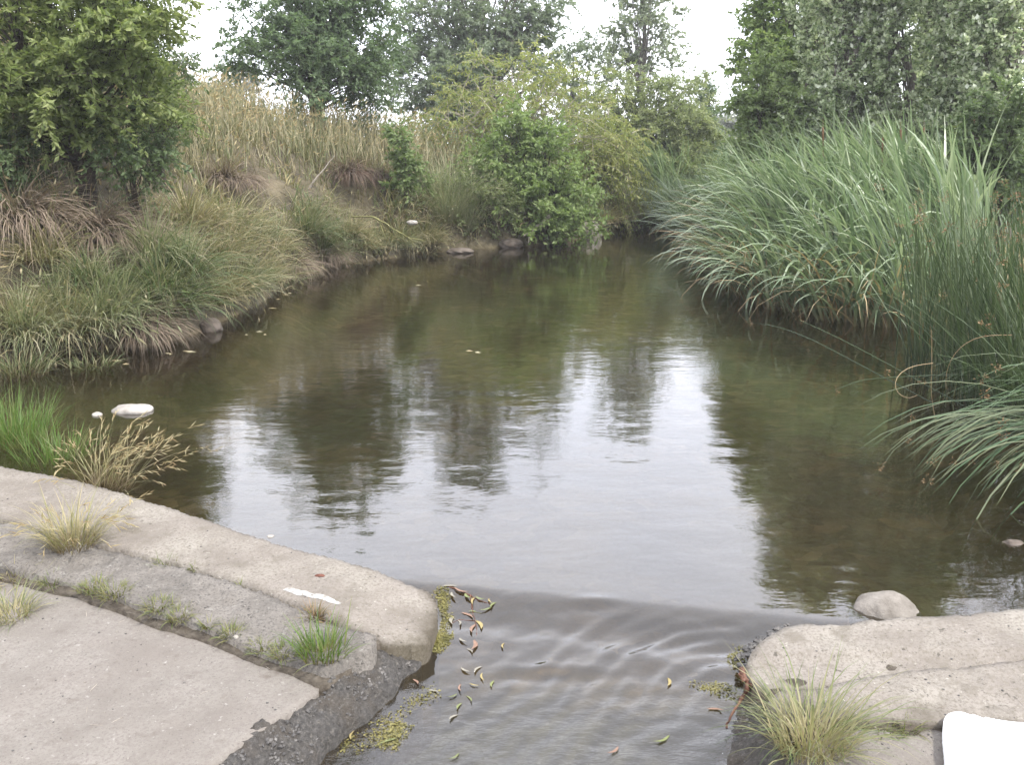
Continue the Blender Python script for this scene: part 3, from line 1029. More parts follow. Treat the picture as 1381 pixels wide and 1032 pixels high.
# ---- tussock prototypes (local coordinates, base at origin)
def tussock_mesh(name, n, rad, L, th, k, w, nseg=5, lean=None, seeds=0, flat=.15):
    rr = rad * np.sqrt(RNG.random(n))
    a0 = RNG.random(n) * 6.283
    az = a0 + nrm(n, 0, .5)
    base = np.stack([rr * np.cos(a0), rr * np.sin(a0), -flat * rr], -1)
    fr = rr / rad
    th0 = th[0] + (th[1] - th[0]) * fr + nrm(n, 0, .12)
    kk = rnd(n, *k) * (.5 + .6 * fr)
    LL = rnd(n, *L) * (1.05 - .2 * fr)
    if lean is not None:          # everything falls to one side (over the edge of the bank)
        az = np.where(RNG.random(n) < lean[1], lean[0] + nrm(n, 0, .65), az)
    mb = MB()
    V, Qd, U, tip, td = blades(base, az, th0, kk, LL, rnd(n, w * .6, w * 1.3), nseg)
    mb.add(V, Qd, U)
    if seeds:
        i = RNG.choice(n, seeds, replace=False)
        mb.add(*seed_heads(tip[i], td[i], rnd(seeds, .07, .13), rnd(seeds, .012, .02)))
    return mb.mesh(name)


DOWN = -math.pi / 3      # towards the water on the left bank (+x, -y)
TM = {
    'green': [tussock_mesh('tussock_green', 520, .18, (.35, .9), (.05, .9), (.6, 2.2), .0125, lean=(DOWN, .35)) for _ in range(3)],
    'thatch': [tussock_mesh('tussock_thatch', 620, .22, (.45, .9), (.6, 1.25), (1.2, 2.0), .011, lean=(DOWN, .72)) for _ in range(2)],
    'straw': [tussock_mesh('tussock_straw', 460, .18, (.3, .75), (.05, 1.0), (.5, 2.0), .0115, lean=(DOWN, .3), seeds=50) for _ in range(3)],
    'feather': [tussock_mesh('tussock_feather', 700, .22, (.7, 1.15), (.05, .5), (.5, 1.3), .006, seeds=160)],
}
_done = set()


def tussock(px, py, kind, mat, label, sc=1., rz=None, group='grass tussocks along the left bank', name='grass_tussock', up=.0):
    p = on_ground(px, py)
    me = TM[kind][(int(px) + int(py)) % len(TM[kind])]
    key = (me.name, mat.name)
    if len(me.materials) and me.materials[0] != mat:
        me2 = bpy.data.meshes.get(me.name + mat.name) or me.copy()
        me2.name = me.name + mat.name
        me2.materials.clear()
        me = me2
    o = obj(name, me, mat, loc=(p[0], p[1], p[2] - .03 + up))
    o.scale = (sc, sc, sc * random.uniform(.9, 1.1))
    o.rotation_euler.z = random.uniform(-.5, .5) if rz is None else rz
    return tag(o, label, 'grass', group)


TUS = [
    (248, 372, 'green', 'green', 1.0, 'largest green tussock, drooping over the water above the grey stone'),
    (215, 395, 'green', 'green', .8, 'green tussock beside the largest one, hanging towards the dark shallows'),
    (160, 425, 'straw', 'palegreen', 1.0, 'pale green tussock trailing long blades into the water on the left'),
    (80, 428, 'green', 'palegreen', .95, 'pale tussock near the left edge, above the flooded grass'),
    (20, 445, 'green', 'straw', .8, 'straw tussock at the left edge beside the bare slumped earth'),
    (120, 385, 'green', 'green', .75, 'low dark green tussock under the brown thatch'),
    (130, 312, 'thatch', 'greydead', 1.15, 'shaggy brown thatch hanging below the dark left tree'),
    (165, 318, 'thatch', 'greydead', 1.0, 'brown thatch with green blades on top, right of the shaggy thatch'),
    (25, 290, 'thatch', 'greydead', 1.15, 'brown thatch hanging over bare earth at the left edge'),
    (255, 300, 'straw', 'straw', 1.05, 'straw and green tussock above the largest green tussock'),
    (300, 395, 'straw', 'straw', .75, 'small straw tussock right of the grey stone'),
    (335, 378, 'green', 'green', .6, 'small bright tussock at the corner of the bank'),
    (300, 350, 'straw', 'straw', .8, 'straw tussock halfway up the bank behind the small bright one'),
    (415, 318, 'green', 'green', 1.05, 'round green tussock in the middle of the left bank'),
    (375, 335, 'straw', 'straw', .95, 'straw tussock leaning beside the round green one'),
    (440, 342, 'thatch', 'greydead', .7, 'dead brown fringe under the round green tussock'),
    (302, 240, 'thatch', 'greydead', .95, 'grey dead thatch hanging over the dark hollow'),
    (332, 244, 'thatch', 'greydead', .7, 'second grey thatch on the right lip of the dark hollow'),
    (470, 232, 'thatch', 'reddead', .9, 'red brown dead thatch over the further hollow'),
    (503, 236, 'thatch', 'reddead', .75, 'tangle of pale dead stalks beside the red brown thatch'),
    (470, 318, 'straw', 'straw', .95, 'straw tussock under the red brown thatch'),
    (505, 330, 'straw', 'palegreen', .85, 'low grey green tussock at the bend of the bank'),
    (540, 330, 'straw', 'straw', .85, 'straw fringe overhanging the dark undercut bank'),
    (572, 322, 'straw', 'straw', .95, 'straw tussock below the slender sapling'),
    (605, 300, 'feather', 'palegreen', 1.1, 'tall feathery pale grass between sapling and waterside tree'),
    (628, 312, 'feather', 'palegreen', .9, 'feathery green grass standing at the edge of the water'),
    (590, 262, 'feather', 'palegreen', .8, 'feathery pale plume behind the tall feathery grass'),
    (815, 300, 'straw', 'straw', 1.15, 'dry tussock beside the far pale boulder'),
    (838, 296, 'green', 'straw', 1.1, 'round dry tussock at the far bend of the stream'),
    (770, 300, 'straw', 'palegreen', .9, 'green tussock behind the leaning sapling at the far bend'),
    (60, 350, 'straw', 'straw', .95, 'straw tussock below the dark trunk of the left tree'),
    (205, 345, 'green', 'palegreen', .9, 'green tussock between brown thatch and largest green tussock'),
]
for (px, py, k, mt, sc_, lb) in TUS:
    tussock(px, py, k, G[mt], lb, sc_)

SHT = [(50, 488, 'green', 'palegreen', .9, 'pale tussock trailing in the shallows at the left edge'),
       (100, 482, 'straw', 'straw', .95, 'straw tussock at the waterline below the pale hanging tussocks'),
       (150, 474, 'green', 'palegreen', 1.0, 'grey green tussock whose long blades reach the bright specks on the water'),
       (205, 467, 'thatch', 'greydead', .8, 'brown thatch hanging to the water left of the half hidden grey stone'),
       (240, 456, 'green', 'green', 1.15, 'dark green tussock hanging right above the half hidden grey stone'),
       (305, 430, 'straw', 'straw', .8, 'straw tussock touching the water right of the half hidden grey stone'),
       (338, 416, 'green', 'palegreen', .85, 'pale green tussock at the outermost corner of the left bank'),
       (372, 396, 'straw', 'straw', .8, 'straw tussock just beyond the corner of the left bank'),
       (410, 374, 'thatch', 'greydead', .8, 'brown fringe hanging over the dark undercut in mid bank'),
       (445, 360, 'green', 'green', .9, 'green tussock hanging over the dark undercut in mid bank'),
       (500, 351, 'straw', 'straw', .9, 'straw tussock at the waterline under the bent yellow stalk'),
       (545, 346, 'green', 'palegreen', .7, 'low tussock at the waterline right of the bent yellow stalk'),
       (590, 341, 'straw', 'straw', .8, 'pale straw tussock with stiff blades beside the brown rock ledge')]
for (px, py, k_, mt, sc_, lb) in SHT:
    o = tussock(px, py - 8, k_, G[mt], lb, sc_)
    q = P(px, py, 0)
    g_ = np.array([poly_sd(np.array([q[0] + .05]), np.array([q[1]]), WATER_POLY)[0] - poly_sd(np.array([q[0] - .05]), np.array([q[1]]), WATER_POLY)[0],
                   poly_sd(np.array([q[0]]), np.array([q[1] + .05]), WATER_POLY)[0] - poly_sd(np.array([q[0]]), np.array([q[1] - .05]), WATER_POLY)[0]])
    g_ = g_ / (np.linalg.norm(g_) + 1e-9) * .14
    o.location = (q[0] + g_[0], q[1] + g_[1], .20 * sc_)

# ---- grass that covers the bank (nobody could count it)
def cover(name, label, x0, x1, y0, y1, dens_fn, n, L, th, k, w, mat, seedmat=None, seedfrac=0, nseg=3, seedL=(.05, .10), seedW=(.010, .017)):
    X, Y = rnd(n, x0, x1), rnd(n, y0, y1)
    keep = RNG.random(n) < dens_fn(X, Y)
    for (hx, hy, hr, hd) in HOLES:
        keep &= np.hypot(X - hx, Y - hy) > hr * rnd(n, .8, 1.3)
    X, Y = X[keep], Y[keep]
    n = len(X)
    Z = ground_z(X, Y)
    wd = .0011 * np.hypot(X, Y) * w          # blades are drawn a little wider further off so that a field still reads as blades
    rootp = np.stack([X, Y, Z - .02], -1)
    lf = 1 + .8 * fbm(X * .8, Y * .8, 77, 3)
    V, Qd, U, tip, td = blades(rootp, RNG.random(n) * 6.283, np.abs(nrm(n, *th)), rnd(n, *k), rnd(n, *L) * lf, wd * rnd(n, .6, 1.3), nseg,
                               u=np.clip(.5 + .9 * fbm(X * .7, Y * .7, 91, 3) + nrm(n, 0, .22), 0, 1))
    o = obj(name, mesh_quads(name, V, Qd, U), mat)
    tag(o, label, 'grass', kind='stuff')
    if seedmat is not None:
        i = np.nonzero(RNG.random(n) < seedfrac)[0]
        so_ = seed_heads(tip[i], td[i], rnd(len(i), *seedL), rnd(len(i), *seedW), droop=.3)
        so2 = obj('seed_heads', mesh_quads('seed_heads', *so_), seedmat, o)
        so2['kind'] = 'stuff'
    return o


def left_sd(X, Y):
    sd = poly_sd(X, Y, WATER_POLY)
    xc = np.interp(Y, [-10, 5, 10, 20, 22, 40], [-.3, -.3, .6, 2.5, 4.5, 4.5])
    return np.where(X < xc, sd, -1)


def hilltop(X, Y):
    sd = left_sd(X, Y)
    return ss(.85, 1.8, sd) * (.55 + .9 * np.clip(.5 + fbm(X * .5, Y * .5, 33, 2), 0, 1)) * ss(23, 18, Y)


def slope(X, Y):
    sd = left_sd(X, Y)
    return ss(.05, .25, sd) * ss(3.0, 1.6, sd) * np.clip(.42 + 2.2 * fbm(X * 1.4, Y * 1.4, 35, 3), .04, 1)


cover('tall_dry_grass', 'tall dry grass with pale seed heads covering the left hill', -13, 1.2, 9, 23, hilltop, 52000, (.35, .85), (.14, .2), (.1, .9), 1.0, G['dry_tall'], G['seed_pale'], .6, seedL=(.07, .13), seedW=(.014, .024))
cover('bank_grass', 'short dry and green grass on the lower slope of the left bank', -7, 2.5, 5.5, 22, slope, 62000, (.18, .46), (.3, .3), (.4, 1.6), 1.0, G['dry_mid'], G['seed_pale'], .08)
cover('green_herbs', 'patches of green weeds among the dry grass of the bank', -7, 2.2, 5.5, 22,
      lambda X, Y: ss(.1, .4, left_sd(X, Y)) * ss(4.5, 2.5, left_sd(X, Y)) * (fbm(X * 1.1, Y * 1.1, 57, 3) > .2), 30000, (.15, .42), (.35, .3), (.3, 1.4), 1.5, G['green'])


def right_land(X, Y):
    sd = poly_sd(X, Y, WATER_POLY)
    xc = np.interp(Y, [-10, 5, 10, 20, 22, 40], [-.3, -.3, .6, 2.5, 4.5, 4.5])
    return np.where(X > xc, ss(.1, .5, sd), 0) * .9


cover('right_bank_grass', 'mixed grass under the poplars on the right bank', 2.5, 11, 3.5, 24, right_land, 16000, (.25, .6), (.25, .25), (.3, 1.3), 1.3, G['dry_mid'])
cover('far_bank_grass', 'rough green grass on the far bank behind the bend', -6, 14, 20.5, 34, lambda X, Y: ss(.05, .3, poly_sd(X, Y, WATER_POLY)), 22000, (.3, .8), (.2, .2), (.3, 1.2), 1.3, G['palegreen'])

# long grass hanging over the edge of the bank towards the water
def fringe(name, label, n, lo, hi, L, k, mat, seed):
    X, Y = rnd(n * 14, -7.5, 3.2), rnd(n * 14, 5.3, 22)
    sd = left_sd(X, Y)
    q = (sd > lo) & (sd < hi) & (fbm(X * 1.6, Y * 1.6, seed, 3) > .02)
    X, Y = X[q][:n], Y[q][:n]
    n = len(X)
    e = .05
    gx_ = poly_sd(X + e, Y, WATER_POLY) - poly_sd(X - e, Y, WATER_POLY)
    gy_ = poly_sd(X, Y + e, WATER_POLY) - poly_sd(X, Y - e, WATER_POLY)
    a = np.arctan2(-gy_, -gx_) + nrm(n, 0, .75)
    lf = .75 + .9 * np.clip(.5 + fbm(X * 1.4, Y * 1.4, seed + 3, 2), 0, 1)
    V, Qd, U, tip, td = blades(np.c_[X, Y, ground_z(X, Y) - .02], a, np.abs(nrm(n, .45, .3)), rnd(n, *k), rnd(n, *L) * lf, .0011 * np.hypot(X, Y) * rnd(n, .6, 1.3), 5,
                               u=np.clip(.5 + 1.1 * fbm(X * 1.3, Y * 1.3, seed + 9, 3) + nrm(n, 0, .2), 0, 1))
    return tag(obj(name, mesh_quads(name, V, Qd, U), mat), label, 'grass', kind='stuff')


fringe('bank_fringe', 'long mixed grass overhanging the waterline of the left bank', 5200, .02, .5, (.25, .6), (1.0, 2.2), G['green'], 611)
fringe('bank_fringe', 'dry straw grass overhanging the waterline of the left bank', 5000, .02, .6, (.25, .55), (1.0, 2.2), G['straw'], 633)

# ------------------------------------------------------------------ trees
def tree(name, label, cat, base, stems, blobs, mat, bark, leaf=(.06, .025), twigs=(7, .5, 14), droop=.15, ldroop=.2, up=.25, rnd_amt=.45, group=None, limb_r=.03, trunk_r=.08, tone=.5, extra_limbs=0):
    """base: world point; stems: list of stem end points (world); blobs: (centre, (rx, ry, rz), clusters)"""
    r0 = root(name, base, label, cat, group)
    base = np.asarray(base, float)
    tk, br = MB(), MB()
    stem_paths = []
    for e in stems:
        e = np.asarray(e, float)
        t = np.linspace(0, 1, 9)[:, None]
        start = base + RNG.standard_normal(3) * np.array([.5, .5, 0]) * trunk_r * (len(stems) > 1)
        path = start + (e - start) * t + np.array([0, 0, 1]) * 0
        mid = (e - start) * np.array([1, 1, 0])
        path = path - mid[None] * (.35 * np.sin(t * np.pi))          # stems rise first, then lean out
        path = path + RNG.standard_normal((9, 3)) * .02 * np.linalg.norm(e - start) * np.sin(t * np.pi)
        path[0, 2] -= .1
        stem_paths.append(path)
        rr = trunk_r / math.sqrt(len(stems)) * (1 - .85 * t[:, 0]) * np.where(t[:, 0] == 0, 1.35, 1)
        tk.tube(path - base, rr, 8)
    allV = MB()
    C, RAD, OUT = [], [], []
    for (cen, rad, nc) in blobs:
        cen, rad = np.asarray(cen, float), np.asarray(rad, float)
        d = unit(RNG.standard_normal((nc, 3)))
        q = d * (RNG.random((nc, 1)) ** .45)
        C.append(cen + q * rad)
        OUT.append(q)
        RAD.append(np.full(nc, 1.0))
    C, OUT = np.vstack(C), np.vstack(OUT)
    nc = len(C)
    ends = C
    for ci in range(nc):
        sp = stem_paths[RNG.integers(len(stem_paths))] if len(stem_paths) > 1 else stem_paths[0]
        if len(stem_paths) > 1:
            dd = [np.min(np.linalg.norm(p[:, :2] - C[ci][None, :2], axis=1)) for p in stem_paths]
            sp = stem_paths[int(np.argmin(dd))]
        zt = base[2] + (C[ci][2] - base[2]) * rnd(1, .35, .8)[0]
        f = np.clip((zt - sp[0, 2]) / (sp[-1, 2] - sp[0, 2] + 1e-6), .12, .96) * 8
        i0 = int(min(7, f))
        a = sp[i0] + (sp[i0 + 1] - sp[i0]) * (f - i0)
        b = C[ci]
        t = np.linspace(0, 1, 6)[:, None]
        m = a * .5 + b * .5 + np.array([0, 0, .12 * np.linalg.norm(b - a)])
        path = (1 - t) ** 2 * a + 2 * t * (1 - t) * m + t ** 2 * b + RNG.standard_normal((6, 3)) * .02 * np.linalg.norm(b - a) * np.sin(t * np.pi)
        br.tube(path - base, limb_r * (1 - .8 * t[:, 0]) * rnd(1, .5, 1.1)[0] * (1 - .5 * i0 / 8), 5)
    nt, lt, nl = twigs
    nl = int(nl * 2.3)
    leaf = (leaf[0] * 1.02, leaf[1] * 1.02)
    n = nc * nt
    ci = np.repeat(np.arange(nc), nt)
    d = unit(RNG.standard_normal((n, 3)) * np.array([1, 1, .75]) + OUT[ci] * .9 + np.array([0, 0, up]))
    TL = lt * rnd(n, .55, 1.2)
    st = C[ci] + RNG.standard_normal((n, 3)) * lt * .18
    # twigs as thin ribbons
    s = np.linspace(0, 1, 4)
    tp = st[:, None] + d[:, None] * (TL[:, None] * s)[..., None] + np.stack([0 * s, 0 * s, -droop * s ** 2], -1)[None] * TL[:, None, None]
    wv = unit(np.cross(d, RNG.standard_normal((n, 3))))[:, None] * (.0035 * (1 - .7 * s))[None, :, None] * (1 + lt)
    V = np.stack([tp - wv, tp + wv], 2).reshape(-1, 3)
    Qd = (np.arange(n)[:, None, None] * 8 + np.array([[0, 1, 3, 2], [2, 3, 5, 4], [4, 5, 7, 6]])[None]).reshape(-1, 4)
    br.add(V - base, Qd)
    # leaves
    N_ = n * nl
    ti = np.repeat(np.arange(n), nl)
    sl_ = RNG.random(N_) * .95 + .08
    pos = st[ti] + d[ti] * (TL[ti] * sl_)[:, None]
    pos[:, 2] -= droop * sl_ ** 2 * TL[ti]
    tang = d[ti] + np.stack([0 * sl_, 0 * sl_, -2 * droop * sl_], -1)
    side0 = unit(np.cross(d, np.array([0, 0, 1.]) + .4 * RNG.standard_normal((n, 3))))
    sg = np.where(np.arange(N_) % 2 == 0, 1., -1.)[:, None]
    ld = unit(tang) * .55 + side0[ti] * sg * .75 + RNG.standard_normal((N_, 3)) * rnd_amt + np.array([0, 0, -ldroop])
    ld = unit(ld)
    wdv = unit(np.cross(ld, np.array([0, 0, 1.]) + RNG.standard_normal((N_, 3)) * .55))
    u = np.clip(.5 + tone * (RNG.random(nc)[ci][ti] - .5) + (1 - tone) * (RNG.random(N_) - .5), 0, 1)
    sz = rnd(N_, .65, 1.2)
    LV, LQ, LU = leaves(pos - base, ld, wdv, leaf[0] * sz, leaf[1] * sz, u)
    tko = obj('trunk', tk.mesh('trunk'), bark, r0)
    obj('limbs', br.mesh('limbs'), bark, r0)
    cr = obj('crown', mesh_quads('crown', LV, LQ, LU, smooth=False), mat, r0)
    return r0


def PB(px, py, rx, ry, D, n, depth=None):
    m = PXM(D)
    dd = depth if depth is not None else max(rx, ry * .6) * m
    return (PD(px, py, D), (rx * m, dd, ry * m), n)


def gp(px, D):
    x = PD(px, 300, D)[0]
    return np.array([x, D, float(ground_z(np.array([x]), np.array([D]))[0])])


T = {}
T['ash'] = plant_mat('ash_leaf', [(.20, .25, .085), (.25, .30, .11), (.15, .195, .07), (.31, .345, .15)], trans=0.48)
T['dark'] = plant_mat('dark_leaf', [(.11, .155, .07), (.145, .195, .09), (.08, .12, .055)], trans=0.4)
T['locust'] = plant_mat('locust_leaf', [(.135, .195, .10), (.175, .24, .125), (.105, .155, .08), (.215, .28, .16)], trans=0.45)
T['grey'] = plant_mat('grey_green_leaf', [(.19, .235, .155), (.235, .28, .195), (.15, .19, .12), (.29, .33, .245)], trans=0.45)
T['poplar'] = plant_mat('poplar_leaf', [(.19, .235, .145), (.23, .275, .18), (.15, .19, .115)], trans=0.4, back=(.36, .39, .31))
T['silver'] = plant_mat('white_poplar_leaf', [(.165, .225, .10), (.20, .265, .125), (.125, .175, .08), (.24, .30, .15)], trans=0.35, back=(.66, .69, .57), spec=0.45)
T['willow'] = plant_mat('yellow_willow_leaf', [(.27, .29, .095), (.33, .335, .12), (.20, .25, .08), (.38, .36, .155)], trans=0.45)
T['alder'] = plant_mat('alder_leaf', [(.20, .27, .095), (.25, .32, .12), (.15, .215, .075), (.31, .365, .165)], trans=0.45)
T['olive'] = plant_mat('olive_leaf', [(.21, .25, .11), (.26, .295, .14), (.165, .205, .09), (.32, .345, .18)], trans=0.45)
T['bright'] = plant_mat('bright_leaf', [(.20, .265, .11), (.25, .31, .14), (.15, .21, .08)], trans=0.45)
T['pale'] = plant_mat('haze_paled_leaf', [(.28, .29, .27), (.34, .35, .32), (.24, .25, .23)], trans=0.35)  # far foliage: the paleness of distance haze is put into the leaf colour

# left foreground tree
b = gp(118, 9.6)
tree('ash_tree', 'near leafy tree on the left bank with dark forked trunk and yellow green leaf sprays', 'tree', b,
     [PD(60, -60, 9.7), PD(170, -40, 9.5), PD(20, 60, 9.3), PD(120, -160, 9.8)],
     [PB(60, 20, 130, 95, 9.6, 44), PB(170, 30, 60, 70, 9.2, 16), PB(10, 125, 75, 60, 9.3, 18), PB(140, 115, 80, 45, 9.2, 18), PB(75, 165, 70, 30, 9.4, 12), PB(90, -140, 170, 110, 9.8, 44), PB(-110, 60, 120, 150, 9.8, 30)],
     T['ash'], M['bark'], leaf=(.07, .03), twigs=(10, .36, 15), droop=.15, ldroop=.12, limb_r=.018, trunk_r=.10, rnd_amt=.45)
b = gp(185, 12.2)
tree('dark_tree', 'dark leaved tree behind the near ash, its branches reaching out over the hill', 'tree', b,
     [PD(175, 0, 12.2), PD(205, 60, 12)],
     [PB(195, 70, 42, 75, 12.2, 26), PB(150, 60, 60, 100, 12.4, 24), PB(205, 150, 35, 22, 11.8, 6), PB(90, 130, 70, 70, 12.2, 18)],
     T['dark'], M['bark'], leaf=(.065, .026), twigs=(8, .36, 14), droop=.3, limb_r=.022, trunk_r=.08)
# second: rounded green tree beyond the hill
b = gp(432, 19)
tree('locust_tree', 'rounded dark green tree standing behind the grassy hill', 'tree', b,
     [PD(432, -60, 19), PD(400, 0, 19), PD(470, 0, 19)],
     [PB(425, -20, 85, 90, 19, 60), PB(370, 45, 55, 55, 18.6, 26), PB(475, 70, 60, 75, 18.6, 42), PB(430, 90, 75, 50, 18.4, 30), PB(495, 20, 35, 60, 19, 16), PB(325, 75, 20, 22, 18.8, 5)],
     T['locust'], M['bark'], leaf=(.085, .036), twigs=(10, .5, 14), droop=.25, limb_r=.035, trunk_r=.15)
# big grey green tree in the centre
b = gp(655, 27)
tree('eucalypt_tree', 'big grey green tree with open layered crown behind the willow', 'tree', b,
     [PD(660, -120, 27), PD(600, 0, 27), PD(720, -20, 27), PD(690, -60, 27)],
     [PB(640, -60, 90, 75, 27, 58), PB(590, 40, 55, 45, 26.6, 34), PB(675, 40, 60, 42, 26.6, 34), PB(735, 20, 40, 50, 27, 20), PB(572, 110, 50, 42, 26, 30), PB(640, 100, 45, 38, 26, 22), PB(735, 90, 34, 28, 26.6, 10), PB(600, 160, 50, 32, 26, 20), PB(545, 70, 20, 40, 27, 8)],
     T['grey'], M['bark_grey'], leaf=(.115, .048), twigs=(9, .62, 14), droop=.3, limb_r=.05, trunk_r=.2)
b = gp(862, 29)
tree('poplar_tree', 'slender grey poplar rising open and thin above the olive thicket', 'tree', b,
     [PD(862, -70, 29)],
     [PB(862, -30, 34, 38, 29, 18), PB(862, 30, 46, 40, 29, 24), PB(858, 85, 58, 40, 29, 26), PB(905, 50, 20, 30, 29, 5), PB(820, 95, 24, 24, 29, 6), PB(840, -10, 14, 30, 29, 4)],
     T['poplar'], M['bark_grey'], leaf=(.105, .06), twigs=(6, .55, 11), droop=.1, up=.6, limb_r=.03, trunk_r=.11)
b = gp(770, 31)
tree('grey_tree', 'thin grey tree filling the gap between the big tree and the poplar', 'tree', b,
     [PD(772, 70, 31)],
     [PB(775, 110, 40, 42, 31, 18), PB(795, 70, 25, 20, 31, 5), PB(745, 150, 30, 30, 31, 8)],
     T['grey'], M['bark_grey'], leaf=(.12, .05), twigs=(7, .6, 12), droop=.2, limb_r=.03, trunk_r=.1)
# olive thicket at the right of the far bend
b = gp(860, 24)
tree('olive_thicket', 'broad olive green willow thicket with several dark stems at the far bend', 'tree', b,
     [PD(852, 130, 24), PD(820, 150, 24), PD(900, 130, 24), PD(880, 180, 23.6)],
     [PB(855, 155, 68, 58, 24, 66), PB(905, 170, 50, 60, 23.6, 48), PB(935, 200, 34, 48, 23.4, 26), PB(855, 225, 68, 42, 23.0, 46), PB(945, 140, 18, 45, 25, 12), PB(800, 200, 36, 60, 23.4, 30), PB(915, 245, 50, 26, 22.8, 22)],
     T['olive'], M['bark'], leaf=(.10, .034), twigs=(8, .5, 12), droop=.25, limb_r=.025, trunk_r=.15)
b = gp(955, 27)
tree('small_dark_tree', 'small dark tree at the right end of the far thicket, against the sky gap', 'tree', b,
     [PD(950, 110, 27)], [PB(950, 140, 17, 45, 27, 14), PB(945, 190, 26, 35, 27, 14)], T['locust'], M['bark'], leaf=(.1, .042), twigs=(7, .45, 12), limb_r=.025, trunk_r=.09)
# yellow willow
b = gp(700, 19.5)
tree('yellow_willow', 'yellowish willow with long arching branches in the middle of the far bank', 'tree', b,
     [PD(640, 110, 19.5), PD(735, 110, 19.3), PD(690, 90, 19.8), PD(620, 170, 19)],
     [PB(640, 150, 50, 48, 19.4, 22), PB(722, 150, 60, 45, 19.6, 24), PB(690, 110, 50, 24, 19.8, 9), PB(630, 220, 38, 55, 19.2, 24), PB(785, 190, 36, 45, 19.4, 13), PB(700, 220, 60, 45, 19.6, 22)],
     T['willow'], M['dead_wood'], leaf=(.10, .028), twigs=(6, .95, 15), droop=.45, ldroop=.3, up=.5, limb_r=.022, trunk_r=.11, rnd_amt=.4)
b = gp(820, 20.8)
tree('weeping_willow', 'light green willow with hanging strands beside the olive thicket', 'tree', b,
     [PD(815, 150, 20.8), PD(790, 170, 20.6)],
     [PB(812, 190, 36, 42, 20.8, 24), PB(775, 228, 34, 34, 20.4, 20), PB(825, 235, 28, 34, 20.4, 16)],
     T['willow'], M['bark_grey'], leaf=(.095, .024), twigs=(8, .75, 15), droop=.7, ldroop=.6, up=.25, limb_r=.02, trunk_r=.09, rnd_amt=.35)
# green tree by the water
b = on_ground(745, 318)
tree('alder_tree', 'fresh green many stemmed tree at the edge of the water, in front of the willow', 'tree', b,
     [PD(700, 150, 17.8), PD(690, 200, 17.6), PD(765, 210, 17.6), PD(730, 180, 17.8), PD(660, 240, 17.5)],
     [PB(702, 165, 30, 30, 17.8, 14), PB(690, 208, 46, 32, 17.6, 24), PB(738, 205, 40, 34, 17.8, 18), PB(665, 252, 46, 38, 17.5, 24), PB(748, 258, 50, 34, 17.4, 22), PB(775, 290, 36, 30, 17.2, 16), PB(710, 285, 40, 25, 17.2, 12)],
     T['alder'], M['bark'], leaf=(.095, .046), twigs=(7, .4, 8), droop=.2, limb_r=.016, trunk_r=.12, rnd_amt=.6)
b = on_ground(640, 318)
tree('bank_shrub', 'yellow green shrub at the waterline left of the many stemmed tree', 'shrub', b,
     [b + np.array([-.2, 0, .6]), b + np.array([.3, 0, .7])],
     [(b + np.array([0, 0, .55]), (.6, .45, .4), 26), (b + np.array([.5, .1, .35]), (.35, .3, .3), 10)],
     T['olive'], M['bark'], leaf=(.06, .02), twigs=(8, .3, 13), limb_r=.012, trunk_r=.04)
# sapling
b = on_ground(553, 288)
tree('sapling', 'slender bright green sapling standing alone on the bank', 'tree', b,
     [b + np.array([-.12, 0, 1.35])],
     [(b + np.array([-.15, 0, 1.2]), (.16, .16, .2), 8), (b + np.array([-.1, 0, .85]), (.26, .2, .2), 12), (b + np.array([.12, 0, .5]), (.28, .22, .2), 10), (b + np.array([-.2, 0, .4]), (.22, .22, .15), 5)],
     T['bright'], M['bark_grey'], leaf=(.085, .042), twigs=(6, .22, 6), limb_r=.008, trunk_r=.022)

# right bank: poplars
POP = [(1098, 16.5, 32, -70, 'slim white poplar at the left end of the row on the right bank'),
       (1130, 15.2, 40, -200, 'tall silvery poplar left of the dark gap in the row'),
       (1190, 15.0, 38, -240, 'white poplar in the dark middle of the row on the right bank'),
       (1255, 16.4, 42, -220, 'shaded poplar set back in the dark gap of the row'),
       (1285, 14.4, 36, -260, 'pale leaved poplar right of the dark gap in the row'),
       (1350, 13.4, 48, -280, 'nearest poplar at the right edge, full of white leaf backs')]
for (px, D, rx, top, lb) in POP:
    b = gp(px, D)
    bl = []
    for y in range(top + 60, 230, 62):
        w = rx * (.5 if y < top + 100 else .78)
        bl.append(PB(px + random.uniform(-10, 10), y, w, 45, D, 20))
    tree('poplar_tree', lb, 'tree', b, [PD(px, top, D), PD(px - 12, top + 90, D), PD(px + 14, top + 70, D + .2)], bl, T['silver'], M['bark_grey'], leaf=(.072, .05), twigs=(8, .36, 13), droop=.0, up=.95,
         ldroop=.1, limb_r=.022, trunk_r=.13, rnd_amt=.7, group='white poplars along the right bank')
b = gp(1045, 19)
tree('poplar_tree', 'green leafy poplar with ragged top beside the sky gap on the right', 'tree', b,
     [PD(1065, -80, 19)], [PB(1068, -30, 34, 60, 19, 24), PB(1055, 40, 40, 50, 19, 28), PB(1035, 100, 42, 45, 18.8, 28), PB(1020, 60, 16, 40, 19, 7), PB(1080, 110, 40, 60, 18.6, 24)],
     T['alder'], M['bark_grey'], leaf=(.085, .05), twigs=(8, .45, 12), up=.5, limb_r=.028, trunk_r=.12, rnd_amt=.6)
